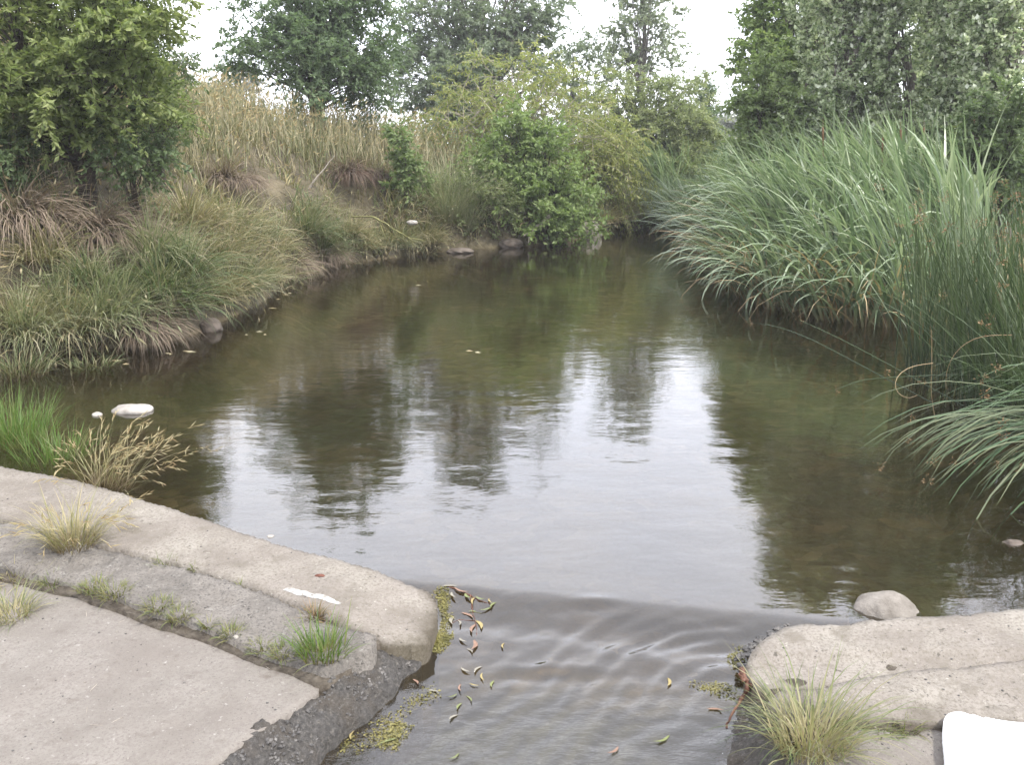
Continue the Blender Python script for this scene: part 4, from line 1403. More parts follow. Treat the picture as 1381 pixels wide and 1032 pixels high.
for (px, py, D, rx, ry, n, mt, lb) in [
    (1040, 140, 15.6, 44, 55, 44, 'bright', 'light green bush at the left foot of the poplar row'),
    (1100, 165, 15.4, 34, 40, 30, 'silver', 'silvery bush behind the cattails under the first poplar'),
    (1160, 170, 15.8, 45, 45, 36, 'olive', 'low olive bush under the tall silvery poplar'),
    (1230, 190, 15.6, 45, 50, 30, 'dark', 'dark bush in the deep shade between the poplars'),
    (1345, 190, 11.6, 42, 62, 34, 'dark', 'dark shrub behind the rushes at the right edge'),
    (1300, 250, 12.0, 40, 40, 24, 'olive', 'straggling shrub between the rushes and the poplars')]:
    b = gp(px, D)
    c0 = PD(px, py, D)
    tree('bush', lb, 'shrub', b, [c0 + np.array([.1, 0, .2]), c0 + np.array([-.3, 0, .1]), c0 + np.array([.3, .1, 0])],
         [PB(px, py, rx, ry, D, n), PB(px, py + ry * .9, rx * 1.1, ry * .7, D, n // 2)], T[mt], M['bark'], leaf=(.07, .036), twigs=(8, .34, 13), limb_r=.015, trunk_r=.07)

for (px, py, D, rx, ry, n, mt, lb) in [
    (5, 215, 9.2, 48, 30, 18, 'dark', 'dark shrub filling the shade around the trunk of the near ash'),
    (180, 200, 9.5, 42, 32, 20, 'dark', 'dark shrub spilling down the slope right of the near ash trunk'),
    (225, 150, 11.2, 26, 22, 9, 'ash', 'small yellow green shrub at the outer end of the dark shrub on the slope')]:
    b = gp(px, D)
    c0 = PD(px, py, D)
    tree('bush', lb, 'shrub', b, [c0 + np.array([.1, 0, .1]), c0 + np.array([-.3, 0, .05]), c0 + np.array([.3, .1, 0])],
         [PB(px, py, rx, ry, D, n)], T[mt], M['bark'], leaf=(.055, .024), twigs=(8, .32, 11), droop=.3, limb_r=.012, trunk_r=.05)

# further off: pale trees that show in the gaps
for (px, py, D, rx, ry, n, mt, lb) in [
    (978, 180, 48, 20, 34, 26, 'pale', 'pale distant tree in the sky gap beside the right bank'),
    (1010, 190, 52, 22, 30, 20, 'pale', 'pale distant tree half hidden by the light green bush'),
    (318, 112, 42, 22, 14, 10, 'pale', 'pale distant tree crown just over the hill crest'),
    (275, 120, 46, 22, 12, 8, 'pale', 'small pale distant crown over the left end of the hill')]:
    b = gp(px, D)
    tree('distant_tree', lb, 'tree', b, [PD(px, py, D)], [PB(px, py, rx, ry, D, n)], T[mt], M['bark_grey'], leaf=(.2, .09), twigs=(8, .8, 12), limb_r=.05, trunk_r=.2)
# undergrowth behind the far bank, one mass
def mass(name, label, pts, mat, leaf, nl):
    V, Qd, U, k = [], [], [], 0
    cs = np.array([p[0] for p in pts])
    rs = np.array([p[1] for p in pts])
    n = nl
    i = RNG.integers(len(cs), size=n)
    d = unit(RNG.standard_normal((n, 3))) * RNG.random((n, 1)) ** .4
    pos = cs[i] + d * rs[i]
    gz = ground_z(pos[:, 0], pos[:, 1])
    pos[:, 2] = np.maximum(pos[:, 2], gz + .05)
    ld = unit(RNG.standard_normal((n, 3)) + np.array([0, 0, -.2]))
    wdv = np.cross(ld, RNG.standard_normal((n, 3)))
    s = rnd(n, .7, 1.3)
    V, Qd, U = leaves(pos, ld, wdv, leaf[0] * s, leaf[1] * s, np.clip(RNG.random(len(cs))[i] * .6 + RNG.random(n) * .4, 0, 1))
    return tag(obj(name, mesh_quads(name, V, Qd, U, smooth=False), mat), label, 'undergrowth', kind='stuff')


und = []
for px in np.arange(540, 985, 9):
    D = rnd(1, 22.5, 29)[0]
    p = gp(px, D)
    h = rnd(1, .7, 1.7)[0]
    und.append((p + np.array([0, 0, h * .5]), np.array([.75, .7, h * .6])))
mass('undergrowth', 'dark tangled undergrowth behind the trees of the far bank', und, T['locust'], (.10, .045), 24000)
und = []
for px in np.arange(990, 1420, 11):
    D = rnd(1, 15, 21)[0]
    p = gp(px, D)
    h = rnd(1, 1.2, 2.6)[0]
    und.append((p + np.array([0, 0, h * .5]), np.array([.7, .7, h * .6])))
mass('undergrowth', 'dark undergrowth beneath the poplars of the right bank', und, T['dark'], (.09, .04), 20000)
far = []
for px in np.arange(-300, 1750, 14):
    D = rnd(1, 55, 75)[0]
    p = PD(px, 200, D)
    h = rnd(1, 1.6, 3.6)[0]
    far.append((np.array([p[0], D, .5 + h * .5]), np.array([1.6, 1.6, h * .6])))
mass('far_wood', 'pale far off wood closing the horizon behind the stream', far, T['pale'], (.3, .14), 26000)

# ------------------------------------------------------------------ cattails
VARN = 14


def variants(name, mat, specs, w, nseg, taper, power=1.3):
    out = []
    for (th0, k) in specs:
        V, Qd, U, tip, td = blades(np.zeros((1, 3)), np.zeros(1), np.array([th0]), np.array([k]), np.ones(1), np.array([w]), nseg, taper, .35, power=power)
        me = mesh_quads(name, V, Qd, U)
        me.materials.append(mat)
        out.append((me, th0, k, tip[0], td[0]))
    return out


def blade_set(parent, name, var, rootp, az, th0, k, L, w, nparts, order, mat, nseg=6, taper=3.0, power=1.3):
    """the nparts first of order become parts that share meshes; the rest is one part of kind stuff"""
    n = len(rootp)
    ref = np.array([[v[1], v[2]] for v in var])
    tips = []
    ploc = np.array(parent.location)
    for i in order[:nparts]:
        j = int(np.argmin((ref[:, 0] - th0[i]) ** 2 + .5 * (ref[:, 1] - k[i]) ** 2))
        o = obj(name, var[j][0], None, parent, tuple(rootp[i] - ploc))
        o.rotation_euler = (0, 0, az[i])
        o.scale = (L[i],) * 3
        ca, sa = math.cos(az[i]), math.sin(az[i])
        t, d = var[j][3] * L[i], var[j][4]
        tips.append((rootp[i] + np.array([ca * t[0] - sa * t[1], sa * t[0] + ca * t[1], t[2]]), np.array([ca * d[0] - sa * d[1], sa * d[0] + ca * d[1], d[2]])))
    r = np.asarray(order[nparts:])
    if len(r):
        V, Qd, U, tip, td = blades(rootp[r], az[r], th0[r], k[r], L[r], w[r], nseg, taper, .5, power=power)
        nm = {'leaf': 'leaves', 'stem': 'stems', 'blade': 'blades'}[name]
        o = obj(nm, mesh_quads(nm, V - ploc, Qd, U), mat, parent)
        o['kind'] = 'stuff'
        tips += list(zip(tip, td))
    return tips


def in_poly(n, poly):
    poly = np.array(poly)
    lo, hi = poly.min(0), poly.max(0)
    c = lo + RNG.random((n * 4, 2)) * (hi - lo)
    return c[poly_sd(c[:, 0], c[:, 1], poly) < 0][:n]


CAT_POLY = [P(962, 352)[:2], P(975, 386)[:2], P(1010, 408)[:2], P(1070, 426)[:2], P(1150, 440)[:2], P(1240, 446)[:2], (4.9, 9.8), (5.9, 12.2), (4.8, 15.2), (3.2, 15.4)]
cc = in_poly(2800, CAT_POLY)
n = len(cc)
front = np.array([P(x, y)[:2] for x, y in ((962, 352), (975, 386), (1010, 408), (1070, 426), (1150, 440), (1240, 446))])
fd = np.min([np.abs(poly_sd(cc[:, 0], cc[:, 1], [front[i], front[i + 1], front[i] + 1e-6])) for i in range(len(front) - 1)], 0)
edge = ss(.8, 0, fd)
rightness = ss(3.0, 5.2, cc[:, 0])
gz = np.maximum(ground_z(cc[:, 0], cc[:, 1]), -.12)
rootp = np.c_[cc, gz]
az = np.pi + nrm(n, .12, .75) + edge * nrm(n, .30, .45)
th0 = np.abs(nrm(n, .16, .10)) + edge * rnd(n, 0, .35) + .10 * (1 - rightness)
k = rnd(n, .2, 1.3) + edge * rnd(n, .2, 1.0) + (RNG.random(n) < .3) * rnd(n, .4, 1.5) + .3 * (1 - rightness)
L = rnd(n, 1.25, 2.15) * (1 - .2 * edge) * (.86 + .10 * rightness)
wv = rnd(n, .032, .054)
cat = root('cattail_bed', (3.6, 11, 0), 'dense bed of tall grey green cattails leaning left over the water on the right', 'reeds')
specs = [(t, kk) for t in (.12, .3, .5, .7) for kk in (.35, .8, 1.4, 2.0)]
cvar = variants('cattail_leaf', G['cattail'], specs, .024, 13, 3.0, power=1.9)
score = edge * 1.2 - .04 * cc[:, 1] + RNG.random(n) * .6
order = np.argsort(-score)
blade_set(cat, 'leaf', cvar, rootp, az, th0, k, L, wv, 290, order, G['cattail'], 10, 3.0, power=1.9)
# dead brown leaves low in the bed
i = RNG.choice(n, 420, p=(edge + .05) / (edge + .05).sum(), replace=False)
V, Qd, U, tip, td = blades(rootp[i], az[i] + nrm(420, 0, .8), rnd(420, .05, .6), rnd(420, .8, 2.6), rnd(420, .6, 1.7), rnd(420, .012, .026), 6, 3, .6)
o = obj('dead_leaves', mesh_quads('dead_leaves', V - np.array(cat.location), Qd, U), G['cattail_dead'], cat)
o['kind'] = 'stuff'
mb = MB()
mb.tube([(0, 0, -1.2), (0, 0, -.1), (0, 0, 0)], [.004, .004, .004], 5)
mb.tube([(0, 0, -.005), (0, 0, .0), (0, 0, .015), (0, 0, .15), (0, 0, .165), (0, 0, .17)], [.002, .008, .0115, .0115, .007, .002], 8)
mb.tube([(0, 0, .17), (0, 0, .27)], [.003, .0015], 5)
sme = mb.mesh('seed_spike')
sme.materials.append(M['spike'])
for (px, py, D) in ((1215, 193, 12.3), (1246, 190, 12.6), (1110, 190, 12.2), (1311, 180, 12.2), (1190, 205, 12.0)):
    o = obj('seed_spike', sme, None, cat, tuple(PD(px, py, D) - np.array(cat.location)))
    o.rotation_euler = (random.uniform(-.1, .1), random.uniform(-.08, .08), 0)

# small far reed clumps
for (x0, x1, y0, lb, nn) in ((892, 945, 312, 'arching green reeds where the far bank meets the left tip of the cattail bed', 520), (925, 975, 335, 'short reeds tucked behind the left tip of the cattail bed', 420), (868, 905, 303, 'green reeds drooping at the far end of the stream', 380), (905, 950, 300, 'green reeds behind the left edge of the cattail bed', 420), (930, 1000, 318, 'green reeds filling the gap between the far bank and the cattail bed', 520)):
    c0 = P((x0 + x1) / 2, y0, 0)
    c0[0] += .25
    rd = root('reed_clump', c0, lb, 'reeds')
    w = abs(P(x1, y0)[0] - P(x0, y0)[0])
    rp_ = c0 + np.c_[rnd(nn, -w / 2, w / 2), rnd(nn, 0, 1.4), np.zeros(nn)]
    rp_[:, 2] = np.maximum(ground_z(rp_[:, 0], rp_[:, 1]), -.1)
    blade_set(rd, 'leaf', cvar, rp_, np.pi + nrm(nn, .4, .7), np.abs(nrm(nn, .3, .2)), rnd(nn, .5, 1.9), rnd(nn, .9, 1.7), rnd(nn, .022, .036), 30, list(range(nn)), G['cattail'], 6, 3.0)

# ------------------------------------------------------------------ rushes on the right
def head_mesh(n=16, r=.028):
    d = unit(RNG.standard_normal((n, 3)) + np.array([0, 0, -.3]))
    st_ = d * rnd(n, .1, .9)[:, None] * r
    V, Qd, U = leaves(st_, d, np.cross(d, RNG.standard_normal((n, 3))), rnd(n, .010, .018), rnd(n, .005, .008), RNG.random(n), .3)
    me = mesh_quads('seed_head', V, Qd, U, smooth=False)
    me.materials.append(M['seed_brown'])
    return me


heads = [head_mesh() for _ in range(4)]


def rush(label, loc, n, area, azf, th, kf, Lr, mat, nparts, nheads, hs=1., wb=.006):
    r0 = root('rush_clump', loc, label, 'rushes')
    loc = np.array(loc)
    rp_ = loc + np.c_[rnd(n, -area[0], area[0]), rnd(n, -area[1], area[1]), np.full(n, -.08)]
    a = azf(n)
    t0 = np.abs(nrm(n, *th))
    kk = rnd(n, *kf)
    LL = rnd(n, *Lr)
    var = variants('rush_stem', mat, [(t, q) for t in (.08, .25, .45, .7) for q in (.1, .5, 1.0, 1.6)], wb / 1.5, 9, 5.0)
    tips = blade_set(r0, 'stem', var, rp_, a, t0, kk, LL, np.full(n, wb), nparts, list(RNG.permutation(n)), mat, 8, 5.0)
    idx = RNG.choice(len(tips), nheads, replace=False)
    for q in idx:
        t, d = tips[q]
        o = obj('seed_head', heads[q % 4], None, r0, tuple(t - d * rnd(1, .04, .16)[0] - loc))
        o['kind'] = 'stuff'
        o.scale = (hs * random.uniform(.7, 1.35),) * 3
        o.rotation_euler = (random.random() * 6, random.random() * 6, 0)
    return r0


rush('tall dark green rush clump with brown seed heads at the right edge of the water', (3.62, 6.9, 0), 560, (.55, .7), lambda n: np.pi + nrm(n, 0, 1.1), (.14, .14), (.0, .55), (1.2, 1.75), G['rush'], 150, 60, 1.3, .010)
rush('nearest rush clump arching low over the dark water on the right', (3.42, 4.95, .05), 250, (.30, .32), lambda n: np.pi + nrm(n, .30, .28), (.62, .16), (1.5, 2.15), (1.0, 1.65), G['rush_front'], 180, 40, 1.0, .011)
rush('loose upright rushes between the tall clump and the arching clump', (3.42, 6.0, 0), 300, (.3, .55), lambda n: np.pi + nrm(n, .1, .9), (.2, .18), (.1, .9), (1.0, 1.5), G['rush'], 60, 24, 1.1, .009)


def stem_between(parent, pts, r, mat, name='stem', ns=5):
    pts = np.array(pts, float)
    m = 14
    t = np.linspace(0, len(pts) - 1, m)
    path = np.stack([np.interp(t, np.arange(len(pts)), pts[:, c]) for c in range(3)], -1)
    for _ in range(3):
        path[1:-1] = (path[:-2] + 2 * path[1:-1] + path[2:]) / 4
    mb = MB()
    mb.tube(path - np.array(parent.location), np.linspace(r, r * .5, m), ns)
    return obj(name, mb.mesh(name), mat, parent)


lr = root('fallen_rush', (3.1, 6.0, 0), 'few long rush stems bent out flat across the water from the right clump', 'rushes')
for pts in ([(1260, 545, 6.0), (1150, 487, 6.6), (1085, 452, 7.2), (1040, 438, 7.8), (1010, 435, 8.1)], [(1300, 548, 6.0), (1200, 492, 6.6), (1120, 450, 7.1), (1078, 432, 7.6)],
            [(1290, 505, 5.8), (1220, 508, 5.9), (1160, 512, 6.0), (1125, 527, 6.0)]):
    q = [PD(*p) for p in pts]
    stem_between(lr, q, .004, G['rush'])
    h = obj('seed_head', heads[0], None, lr, tuple(q[-1] - np.array(lr.location)))
    h.scale = (1.2,) * 3
    h['kind'] = 'stuff'
for pts in ([(1258, 490, 5.6), (1225, 493, 5.6), (1205, 510, 5.5), (1207, 530, 5.5), (1225, 540, 5.4), (1237, 533, 5.4)], [(1365, 452, 5.6), (1320, 452, 5.6), (1290, 470, 5.6), (1275, 500, 5.6), (1276, 525, 5.6)], [(1256, 445, 5.9), (1257, 490, 5.9), (1255, 530, 5.9), (1262, 570, 5.8)]):
    stem_between(lr, [PD(*p) for p in pts], .0026, G['cattail_dead'], 'dead_stem')

# ------------------------------------------------------------------ tufts on the concrete and by its edge
def tuft(label, loc, n, rad, L, th, kk, w, mat, nparts=0, seeds=0, lean=None, cat_='grass', name='grass_tuft', seedmat=None, seedL=(.05, .09)):
    loc = np.array(loc, float)
    tz = top_z(loc[0], loc[1], -9)
    if tz > -1 and tz > loc[2] - .05:
        loc[2] = tz
    r0 = root(name, loc, label, cat_)
    rr = rad * np.sqrt(RNG.random(n))
    a0 = RNG.random(n) * 6.283
    rp_ = loc + np.c_[rr * np.cos(a0), rr * np.sin(a0), np.full(n, -.012)]
    a = a0 + nrm(n, 0, .7)
    if lean is not None:
        a = np.where(RNG.random(n) < lean[1], lean[0] + nrm(n, 0, .5), a)
    fr = rr / rad
    t0 = np.abs(nrm(n, th[0], th[1])) + .25 * fr
    k_ = rnd(n, *kk)
    LL = rnd(n, *L) * (.55 + .45 * RNG.random(n))
    var = variants('grass_blade', mat, [(t, q) for t in (.1, .35, .65, 1.0) for q in (.2, .8, 1.4)], w / np.mean(L), 6, 1.6)
    tips = blade_set(r0, 'blade', var, rp_, a, t0, k_, LL, np.full(n, w), nparts, list(RNG.permutation(n)), mat, 5, 1.6)
    seeds = min(seeds, len(tips))
    if seeds:
        ii_ = RNG.choice(len(tips), seeds, replace=False)
        t_ = np.array([tips[q][0] for q in ii_])
        d_ = np.array([tips[q][1] for q in ii_])
        mbs = MB()
        for rep in range(5):      # loose plume of several spikelets
            off = d_ * (-.015 * rep)
            dd = unit(d_ + .35 * RNG.standard_normal(d_.shape))
            V, Qd, U = seed_heads(t_ + off, dd, rnd(seeds, *seedL) * .6, rnd(seeds, .003, .006))
            mbs.add(V - loc, Qd, U)
        o = obj('seed_heads', mbs.mesh('seed_heads', False), seedmat or G['seed_pale'], r0)
        o['kind'] = 'stuff'
    return r0


tuft('big tuft of green and straw grass growing from the broken end of the right apron', P(1092, 1010, -.02), 430, .10, (.18, .40), (.25, .22), (.5, 1.8), .0052, G['tuft_right'], 200)
tuft('bright green sedge growing in the joint at the edge of the dark gravel', P(437, 893, .01), 190, .075, (.10, .20), (.2, .18), (.2, .9), .0055, G['bright'], 90)
tuft('dry straw coloured tuft standing on the left crest beside the bright grass', P(98, 738, .06), 330, .09, (.16, .40), (.25, .25), (.3, 1.5), .004, G['tuft_dry'], 120, 30)
tuft('dry grass plumes with pale seed heads arching behind the left crest', P(138, 655, .08), 110, .10, (.26, .5), (.25, .2), (.3, 1.0), .004, G['tuft_dry'], 60, 60, lean=(0.2, .45))
tuft('long dry plumes leaning right over the water from behind the left crest', P(165, 660, .06), 26, .08, (.38, .6), (.65, .15), (.1, .8), .004, G['tuft_dry'], 30, 30, lean=(0.15, .9))
tuft('small yellow green tuft in the joint under the left crest', P(223, 762, .05), 110, .035, (.05, .11), (.4, .3), (.3, 1.4), .004, G['moss'], 0)
tuft('tiny weed on the rough slab right of the small tuft', P(263, 769, .05), 50, .02, (.02, .05), (.5, .3), (.3, 1.4), .004, G['moss'], 0)
tuft('rusty brown tuft near the white paint streak', P(423, 828, .06), 90, .03, (.05, .11), (.35, .3), (.2, 1.0), .004, G['rust_tuft'], 0)
tuft('low rusty weeds trailing right of the rusty brown tuft', P(447, 834, .05), 60, .035, (.03, .06), (.8, .3), (.2, 1.0), .004, G['rust_tuft'], 0)
tuft('thin lone weed on the rough slab under the crest', P(324, 792, .05), 22, .012, (.03, .06), (.3, .2), (.2, 1.0), .003, G['moss'], 0)
tuft('pale dry tuft at the left edge of the apron', P(14, 828, .0), 220, .07, (.10, .22), (.4, .25), (.4, 1.5), .0045, G['tuft_right'], 60)
tuft('dry sprawling weeds at the left end of the apron joint', P(20, 772, .03), 140, .10, (.05, .14), (.7, .3), (.3, 1.3), .004, G['tuft_dry'], 0)
tuft('yellow green weeds beside the sprawling dry weeds', P(70, 783, .03), 90, .04, (.05, .10), (.4, .3), (.3, 1.3), .004, G['moss'], 0)
for (px, py, n_, r_, lb) in ((125, 800, 110, .05, 'long mat of yellow green weeds in the middle of the apron joint'), (155, 808, 110, .05, 'thick end of the weed mat, just right of its middle'),
                             (215, 828, 90, .045, 'second weed patch along the apron joint'), (243, 838, 90, .035, 'greenest weed patch of the apron joint'), (280, 851, 30, .015, 'tiny single weed in the apron joint'),
                             (312, 860, 80, .03, 'weed patch beside the tiny white pebble'), (352, 876, 70, .03, 'weeds just left of the bright green sedge'), (385, 888, 90, .045, 'trailing weeds at the foot of the bright green sedge'),
                             (1190, 972, 70, .05, 'low weeds in the joint of the right apron'), (1222, 976, 50, .035, 'brownish weeds in the right joint near the white sheet')):
    tuft(lb, P(px, py, .015), int(n_ * 1.7), r_ * 1.1, (.03, .09), (.5, .35), (.3, 1.4), .004, G['moss'], 0)
for (px, py, n_, h, lb) in ((20, 600, 420, (.28, .5), 'tall bright green grass at the left edge behind the crest'), (75, 620, 240, (.16, .34), 'shorter bright grass between the tall grass and the dry plumes'),
                            (-60, 590, 300, (.28, .5), 'bright grass at the far left behind the crest')):
    tuft(lb, P(px, py, -.02), n_, .20, h, (.15, .16), (.1, .9), .006, G['bright'], 40)
tuft('green water grass trailing in the shallows below the pale tussock', P(125, 497, -.02), 130, .16, (.14, .3), (.6, .3), (.3, 1.2), .007, G['green'], 0)
tuft('flooded dark grass at the left edge under the bank', P(25, 505, 0), 240, .22, (.2, .42), (.3, .25), (.3, 1.3), .007, G['green'], 0)

# ------------------------------------------------------------------ algae films
AM = plant_mat('algae', [(.13, .125, .045), (.20, .185, .06), (.27, .24, .09), (.10, .10, .04)], trans=.2, rough=.6)


def algae(pts, n, size, label, name='algae_patch', under=.004):
    poly = np.array([PW(x, y)[:2] for x, y in pts])
    lo, hi = poly.min(0) - .03, poly.max(0) + .03
    c = lo + RNG.random((n * 6, 2)) * (hi - lo)
    sd = poly_sd(c[:, 0], c[:, 1], poly) + .05 * fbm(c[:, 0] * 14, c[:, 1] * 14, 700, 3)
    c = c[sd < rnd(len(c), -.03, .012)][:n]
    n = len(c)
    z = water_z(c[:, 0], c[:, 1]) + rnd(n, -under * 3, .004)
    ld = unit(np.c_[RNG.standard_normal((n, 2)), .25 * RNG.standard_normal(n)])
    wdv = unit(np.cross(ld, np.c_[.35 * RNG.standard_normal((n, 2)), np.ones(n)]))
    V, Qd, U = leaves(np.c_[c, z], ld, wdv, rnd(n, *size), rnd(n, *size) * .7, np.clip(.5 + fbm(c[:, 0] * 20, c[:, 1] * 20, 720, 2) + nrm(n, 0, .2), 0, 1), .1)
    return tag(obj(name, mesh_quads(name, V, Qd, U, smooth=False), AM), label, 'algae', kind='stuff')


for pts, n_, lb in (
        ([(594, 796), (606, 800), (612, 830), (606, 862), (592, 880), (578, 876), (588, 840)], 2600, 'yellow algae fringe along the end of the left crest'),
        ([(520, 985), (548, 966), (562, 982), (543, 1002), (520, 1012), (508, 1000)], 900, 'yellow algae clump in the shallow water by the gravel'),
        ([(455, 1002), (474, 996), (474, 1012), (458, 1018)], 260, 'small algae clump nearest the dark gravel'),
        ([(530, 955), (580, 925), (600, 935), (560, 965), (500, 1010), (470, 1030), (470, 1015)], 700, 'thin algae scum off the gravel strip'),
        ([(985, 878), (1003, 873), (1012, 892), (1002, 914), (980, 905)], 900, 'olive algae patch beside the end of the right wall'),
        ([(940, 927), (965, 921), (992, 926), (994, 938), (965, 937)], 520, 'olive algae tongue at the foot of the brown stick')):
    algae(pts, int(n_ * 2.2), (.004, .013), lb)

# pale flecks of foam and husks afloat along the left bank
fx_ = np.array([PW(*q) + np.array([0, 0, .004]) for q in [(222, 477), (228, 478), (246, 474), (250, 475), (150, 487), (165, 492), (380, 398), (388, 396), (394, 390), (372, 404), (362, 416), (640, 476), (628, 474), (330, 452), (345, 448), (355, 452), (128, 560), (560, 385), (575, 380)] for _r in range(1)])
nf = len(fx_)
V, Qd, U = leaves(fx_, unit(np.c_[np.ones(nf), .3 * RNG.standard_normal(nf), np.zeros(nf)]), np.tile([0., 1., .15], (nf, 1)), rnd(nf, .03, .10), rnd(nf, .015, .035), RNG.random(nf), .1)
tag(obj('flecks', mesh_quads('flecks', V, Qd, U), G['seed_pale']), 'pale husks and foam flecks afloat along the left bank', 'flecks', kind='stuff')

# ------------------------------------------------------------------ floating leaves, stick, dead wood, sheet
LM = [solid_mat('fallen_leaf_yellow', [(.3, (.23, .18, .075)), (.7, (.34, .285, .14))], scale=20),
      solid_mat('fallen_leaf_green', [(.3, (.13, .155, .06)), (.7, (.20, .215, .10))], scale=20),
      solid_mat('fallen_leaf_brown', [(.3, (.17, .10, .07)), (.7, (.30, .20, .15))], scale=20),
      solid_mat('fallen_leaf_pale', [(.3, (.20, .185, .15)), (.7, (.30, .28, .23))], scale=20)]


def leaf_mesh(i, wid):
    n = 9
    s = np.linspace(0, 1, n)
    w = wid * np.sin(np.pi * s ** .8) ** .9
    y = .16 * np.sin(s * np.pi) * (1 if i % 2 else -1)
    z = .02 * np.sin(s * 5 + i)
    top = np.stack([np.c_[s - .5, y + w, z + .012], np.c_[s - .5, y, z], np.c_[s - .5, y - w, z + .012]], 1).reshape(-1, 3)
    Qd = []
    for a in range(n - 1):
        for c_ in range(2):
            Qd.append([3 * a + c_, 3 * a + c_ + 1, 3 * a + c_ + 4, 3 * a + c_ + 3])
    return top, np.array(Qd)


lmesh = {}
for mi in range(4):
    for v in range(2):
        V, Qd = leaf_mesh(mi + v, (.075, .105)[v])
        me = mesh_quads('floating_leaf', V, Qd)
        me.materials.append(LM[mi])
        lmesh[mi, v] = me
FL = [  # px, py, length px, angle deg in the picture, colour
    (607, 793, 24, 10, 3), (612, 804, 18, 70, 3), (623, 797, 26, 25, 2), (632, 805, 20, 60, 1), (640, 812, 22, 100, 0), (648, 808, 16, 30, 1), (655, 822, 22, 150, 1), (667, 817, 22, 120, 1), (662, 812, 16, 70, 0),
    (630, 832, 22, 40, 2), (640, 828, 20, 15, 1), (612, 838, 26, 95, 3), (618, 842, 20, 80, 3), (645, 845, 26, 70, 0), (640, 850, 30, 100, 2), (637, 872, 30, 95, 2), (633, 880, 18, 60, 3), (625, 865, 18, 50, 3), (680, 873, 18, 95, 0),
    (645, 905, 20, 120, 3), (652, 915, 20, 80, 0), (665, 925, 18, 100, 1), (622, 930, 20, 85, 2), (628, 905, 18, 40, 3), (610, 940, 16, 150, 1), (620, 955, 18, 110, 1), (632, 945, 18, 60, 1), (612, 970, 20, 130, 3), (640, 925, 16, 20, 0),
    (900, 922, 22, 100, 0), (892, 998, 30, 150, 1), (826, 1014, 24, 140, 2), (476, 994, 22, 95, 0), (523, 1003, 26, 155, 1), (612, 1022, 20, 140, 1), (965, 960, 24, 10, 2), (584, 935, 20, 20, 3), (560, 922, 18, 60, 2)]
LBL = ['yellow leaf', 'green leaf', 'brown leaf', 'pale leaf']
ORD = ['highest', 'second highest', 'third highest', 'fourth highest', 'fifth highest', 'sixth highest', 'seventh highest']
SINGLE = {29: 'drifting alone in the middle of the spill', 30: 'floating below the brown stick', 31: 'floating low in the current at the bottom', 32: 'lying on the edge of the dark gravel', 33: 'lying on the yellow algae clump',
          34: 'nearest leaf floating at the bottom of the channel', 35: 'floating beside the right algae tongue', 36: 'sunk by the thin algae smear', 37: 'at the upper end of the dark gravel'}
for i, (px, py, ln, ang, mi) in enumerate(FL):
    p = PW(px, py) + np.array([0, 0, .005])
    dist = math.hypot(p[0], p[1])
    o = obj('floating_leaf', lmesh[mi, i % 2], None, None, tuple(p))
    L_ = ln / F * dist * 1.05
    o.scale = (L_, L_, L_)
    o.rotation_euler = (random.uniform(-.06, .06), random.uniform(-.06, .06), -R(ang))
    if i >= 29:
        tag(o, f'small {LBL[mi]} {SINGLE[i]}', 'leaf', 'single drifting leaves')
        continue
    near = i < 19
    mates = sorted((f[1], j) for j, f in enumerate(FL[:29]) if f[4] == mi and (j < 19) == near)
    rank = [j for _, j in mates].index(i)
    word = ORD[rank] if rank < len(mates) - 1 or len(mates) < 2 else 'lowest'
    tag(o, f'small {LBL[mi]}, {word} of its colour ' + ('in the litter at the weir lip' if near else 'in the slack water off the gravel'), 'leaf',
        'leaf litter at the lip of the weir' if near else 'leaves floating off the gravel strip')


def branch(name, label, cat_, paths, mat, loc):
    r0 = obj(name, None, loc=tuple(loc))
    mb = MB()
    for pts, r in paths:
        pts = np.array(pts)
        m = 4 * len(pts)
        t = np.linspace(0, len(pts) - 1, m)
        path = np.stack([np.interp(t, np.arange(len(pts)), pts[:, c_]) for c_ in range(3)], -1)
        for _ in range(2):
            path[1:-1] = (path[:-2] + 2 * path[1:-1] + path[2:]) / 4
        path += RNG.standard_normal(path.shape) * r * .25
        mb.tube(path - np.array(loc), np.linspace(r, r * .3, m) * (1 + .2 * RNG.standard_normal(m)).clip(.6, 1.4), 8)
    bpy.data.objects.remove(r0)
    o = obj(name, mb.mesh(name), mat, loc=tuple(loc))
    return tag(o, label, cat_)


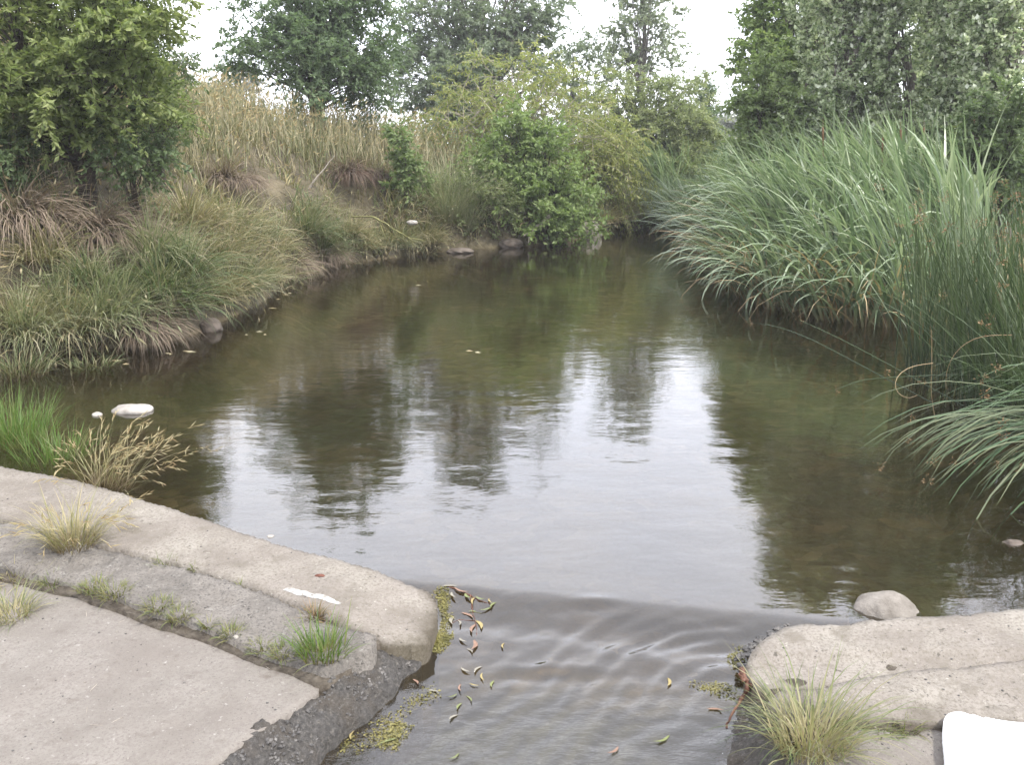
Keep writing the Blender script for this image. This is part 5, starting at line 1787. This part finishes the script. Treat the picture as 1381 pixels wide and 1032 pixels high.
branch('stick', 'red brown forked stick lodged against the end of the right wall', 'stick',
       [([P(1001, 903, .03), P(1003, 915, .02), P(1009, 928, .0), P(1000, 942, -.04), P(990, 960, -.06), P(978, 982, -.08)], .011), ([P(1009, 926, .0), P(1024, 922, .015), P(1035, 918, .02)], .008), ([P(1002, 918, .03), P(996, 908, .05)], .006)], M['red_wood'], P(1000, 940, 0))
branch('willow_twig', 'thin brown willow twig trailing from the end of the left crest through the leaf litter', 'twig',
       [([PW(606, 792), PW(628, 800), PW(646, 810), PW(664, 816)], .0035), ([PW(634, 803), PW(638, 830), PW(644, 850), PW(637, 880)], .003), ([PW(640, 838), PW(618, 836), PW(608, 842)], .0025)], M['red_wood'], PW(630, 800))
branch('dead_branch', 'pale dead branch slanting into the water under the many stemmed tree', 'branch', [([PD(742, 290, 17.2), PD(728, 303, 17.0), PD(716, 312, 16.9), PD(712, 328, 16.8)], .035), ([PD(716, 312, 16.9), PD(706, 318, 16.7)], .02)], M['dead_wood'], PD(728, 303, 17.0))
bb = on_ground(416, 256)
branch('dead_stalk', 'pale broken stalk leaning on the grassy slope above the round green tussock', 'branch', [([bb, bb + np.array([.18, 0, .22]), bb + np.array([.42, .1, .5])], .018)], M['dead_wood'], bb)
b1_ = on_ground(476, 296)
M['stalk'] = solid_mat('yellow_green_stalk', [(.3, (.14, .14, .05)), (.7, (.22, .21, .09))], scale=20)
branch('bent_stalk', 'yellow bent fennel stalk drooping towards the water at the bend', 'branch',
       [([PD(474, 292, 14.2), PD(505, 292, 14), PD(520, 302, 13.9), PD(548, 320, 13.8), PD(575, 325, 13.8)], .014), ([PD(510, 294, 14), PD(516, 312, 13.9), PD(520, 322, 13.9)], .008), ([PD(536, 312, 13.8), PD(555, 322, 13.7), PD(558, 334, 13.7)], .008)], M['stalk'], b1_)
branch('old_stump', 'pale split stump standing at the foot of the olive thicket', 'stump', [([gp(845, 22.2), gp(845, 22.2) + np.array([.03, 0, .5]), gp(845, 22.2) + np.array([-.02, 0, .8])], .09), ([gp(845, 22.2) + np.array([0, 0, .1]), gp(845, 22.2) + np.array([-.3, 0, .45])], .05)], M['dead_wood'], gp(845, 22.2))

# white sheet in the corner
def sheet():
    out = [(1271, 966, .045), (1280, 958, .05), (1296, 956, .05), (1320, 962, .05), (1345, 967, .045), (1377, 966, .05), (1600, 960, .05), (1600, 1120, .03), (1282, 1120, .03), (1277, 1028, .04), (1273, 990, .04)]
    o = slab('white_sheet', out, M['white_cloth'], None, thick=.035, rnd=.03, drop=.012, res=.012, amp=.0, big=.03, edge=.002, seed=12)
    return tag(o, 'plain bright white sheet lying on the right apron at the picture corner', 'sheet')


sheet()

print('TRIS', sum(len(m.loops) - 2 * len(m.polygons) for m in bpy.data.meshes), 'OBJ', len(bpy.data.objects))
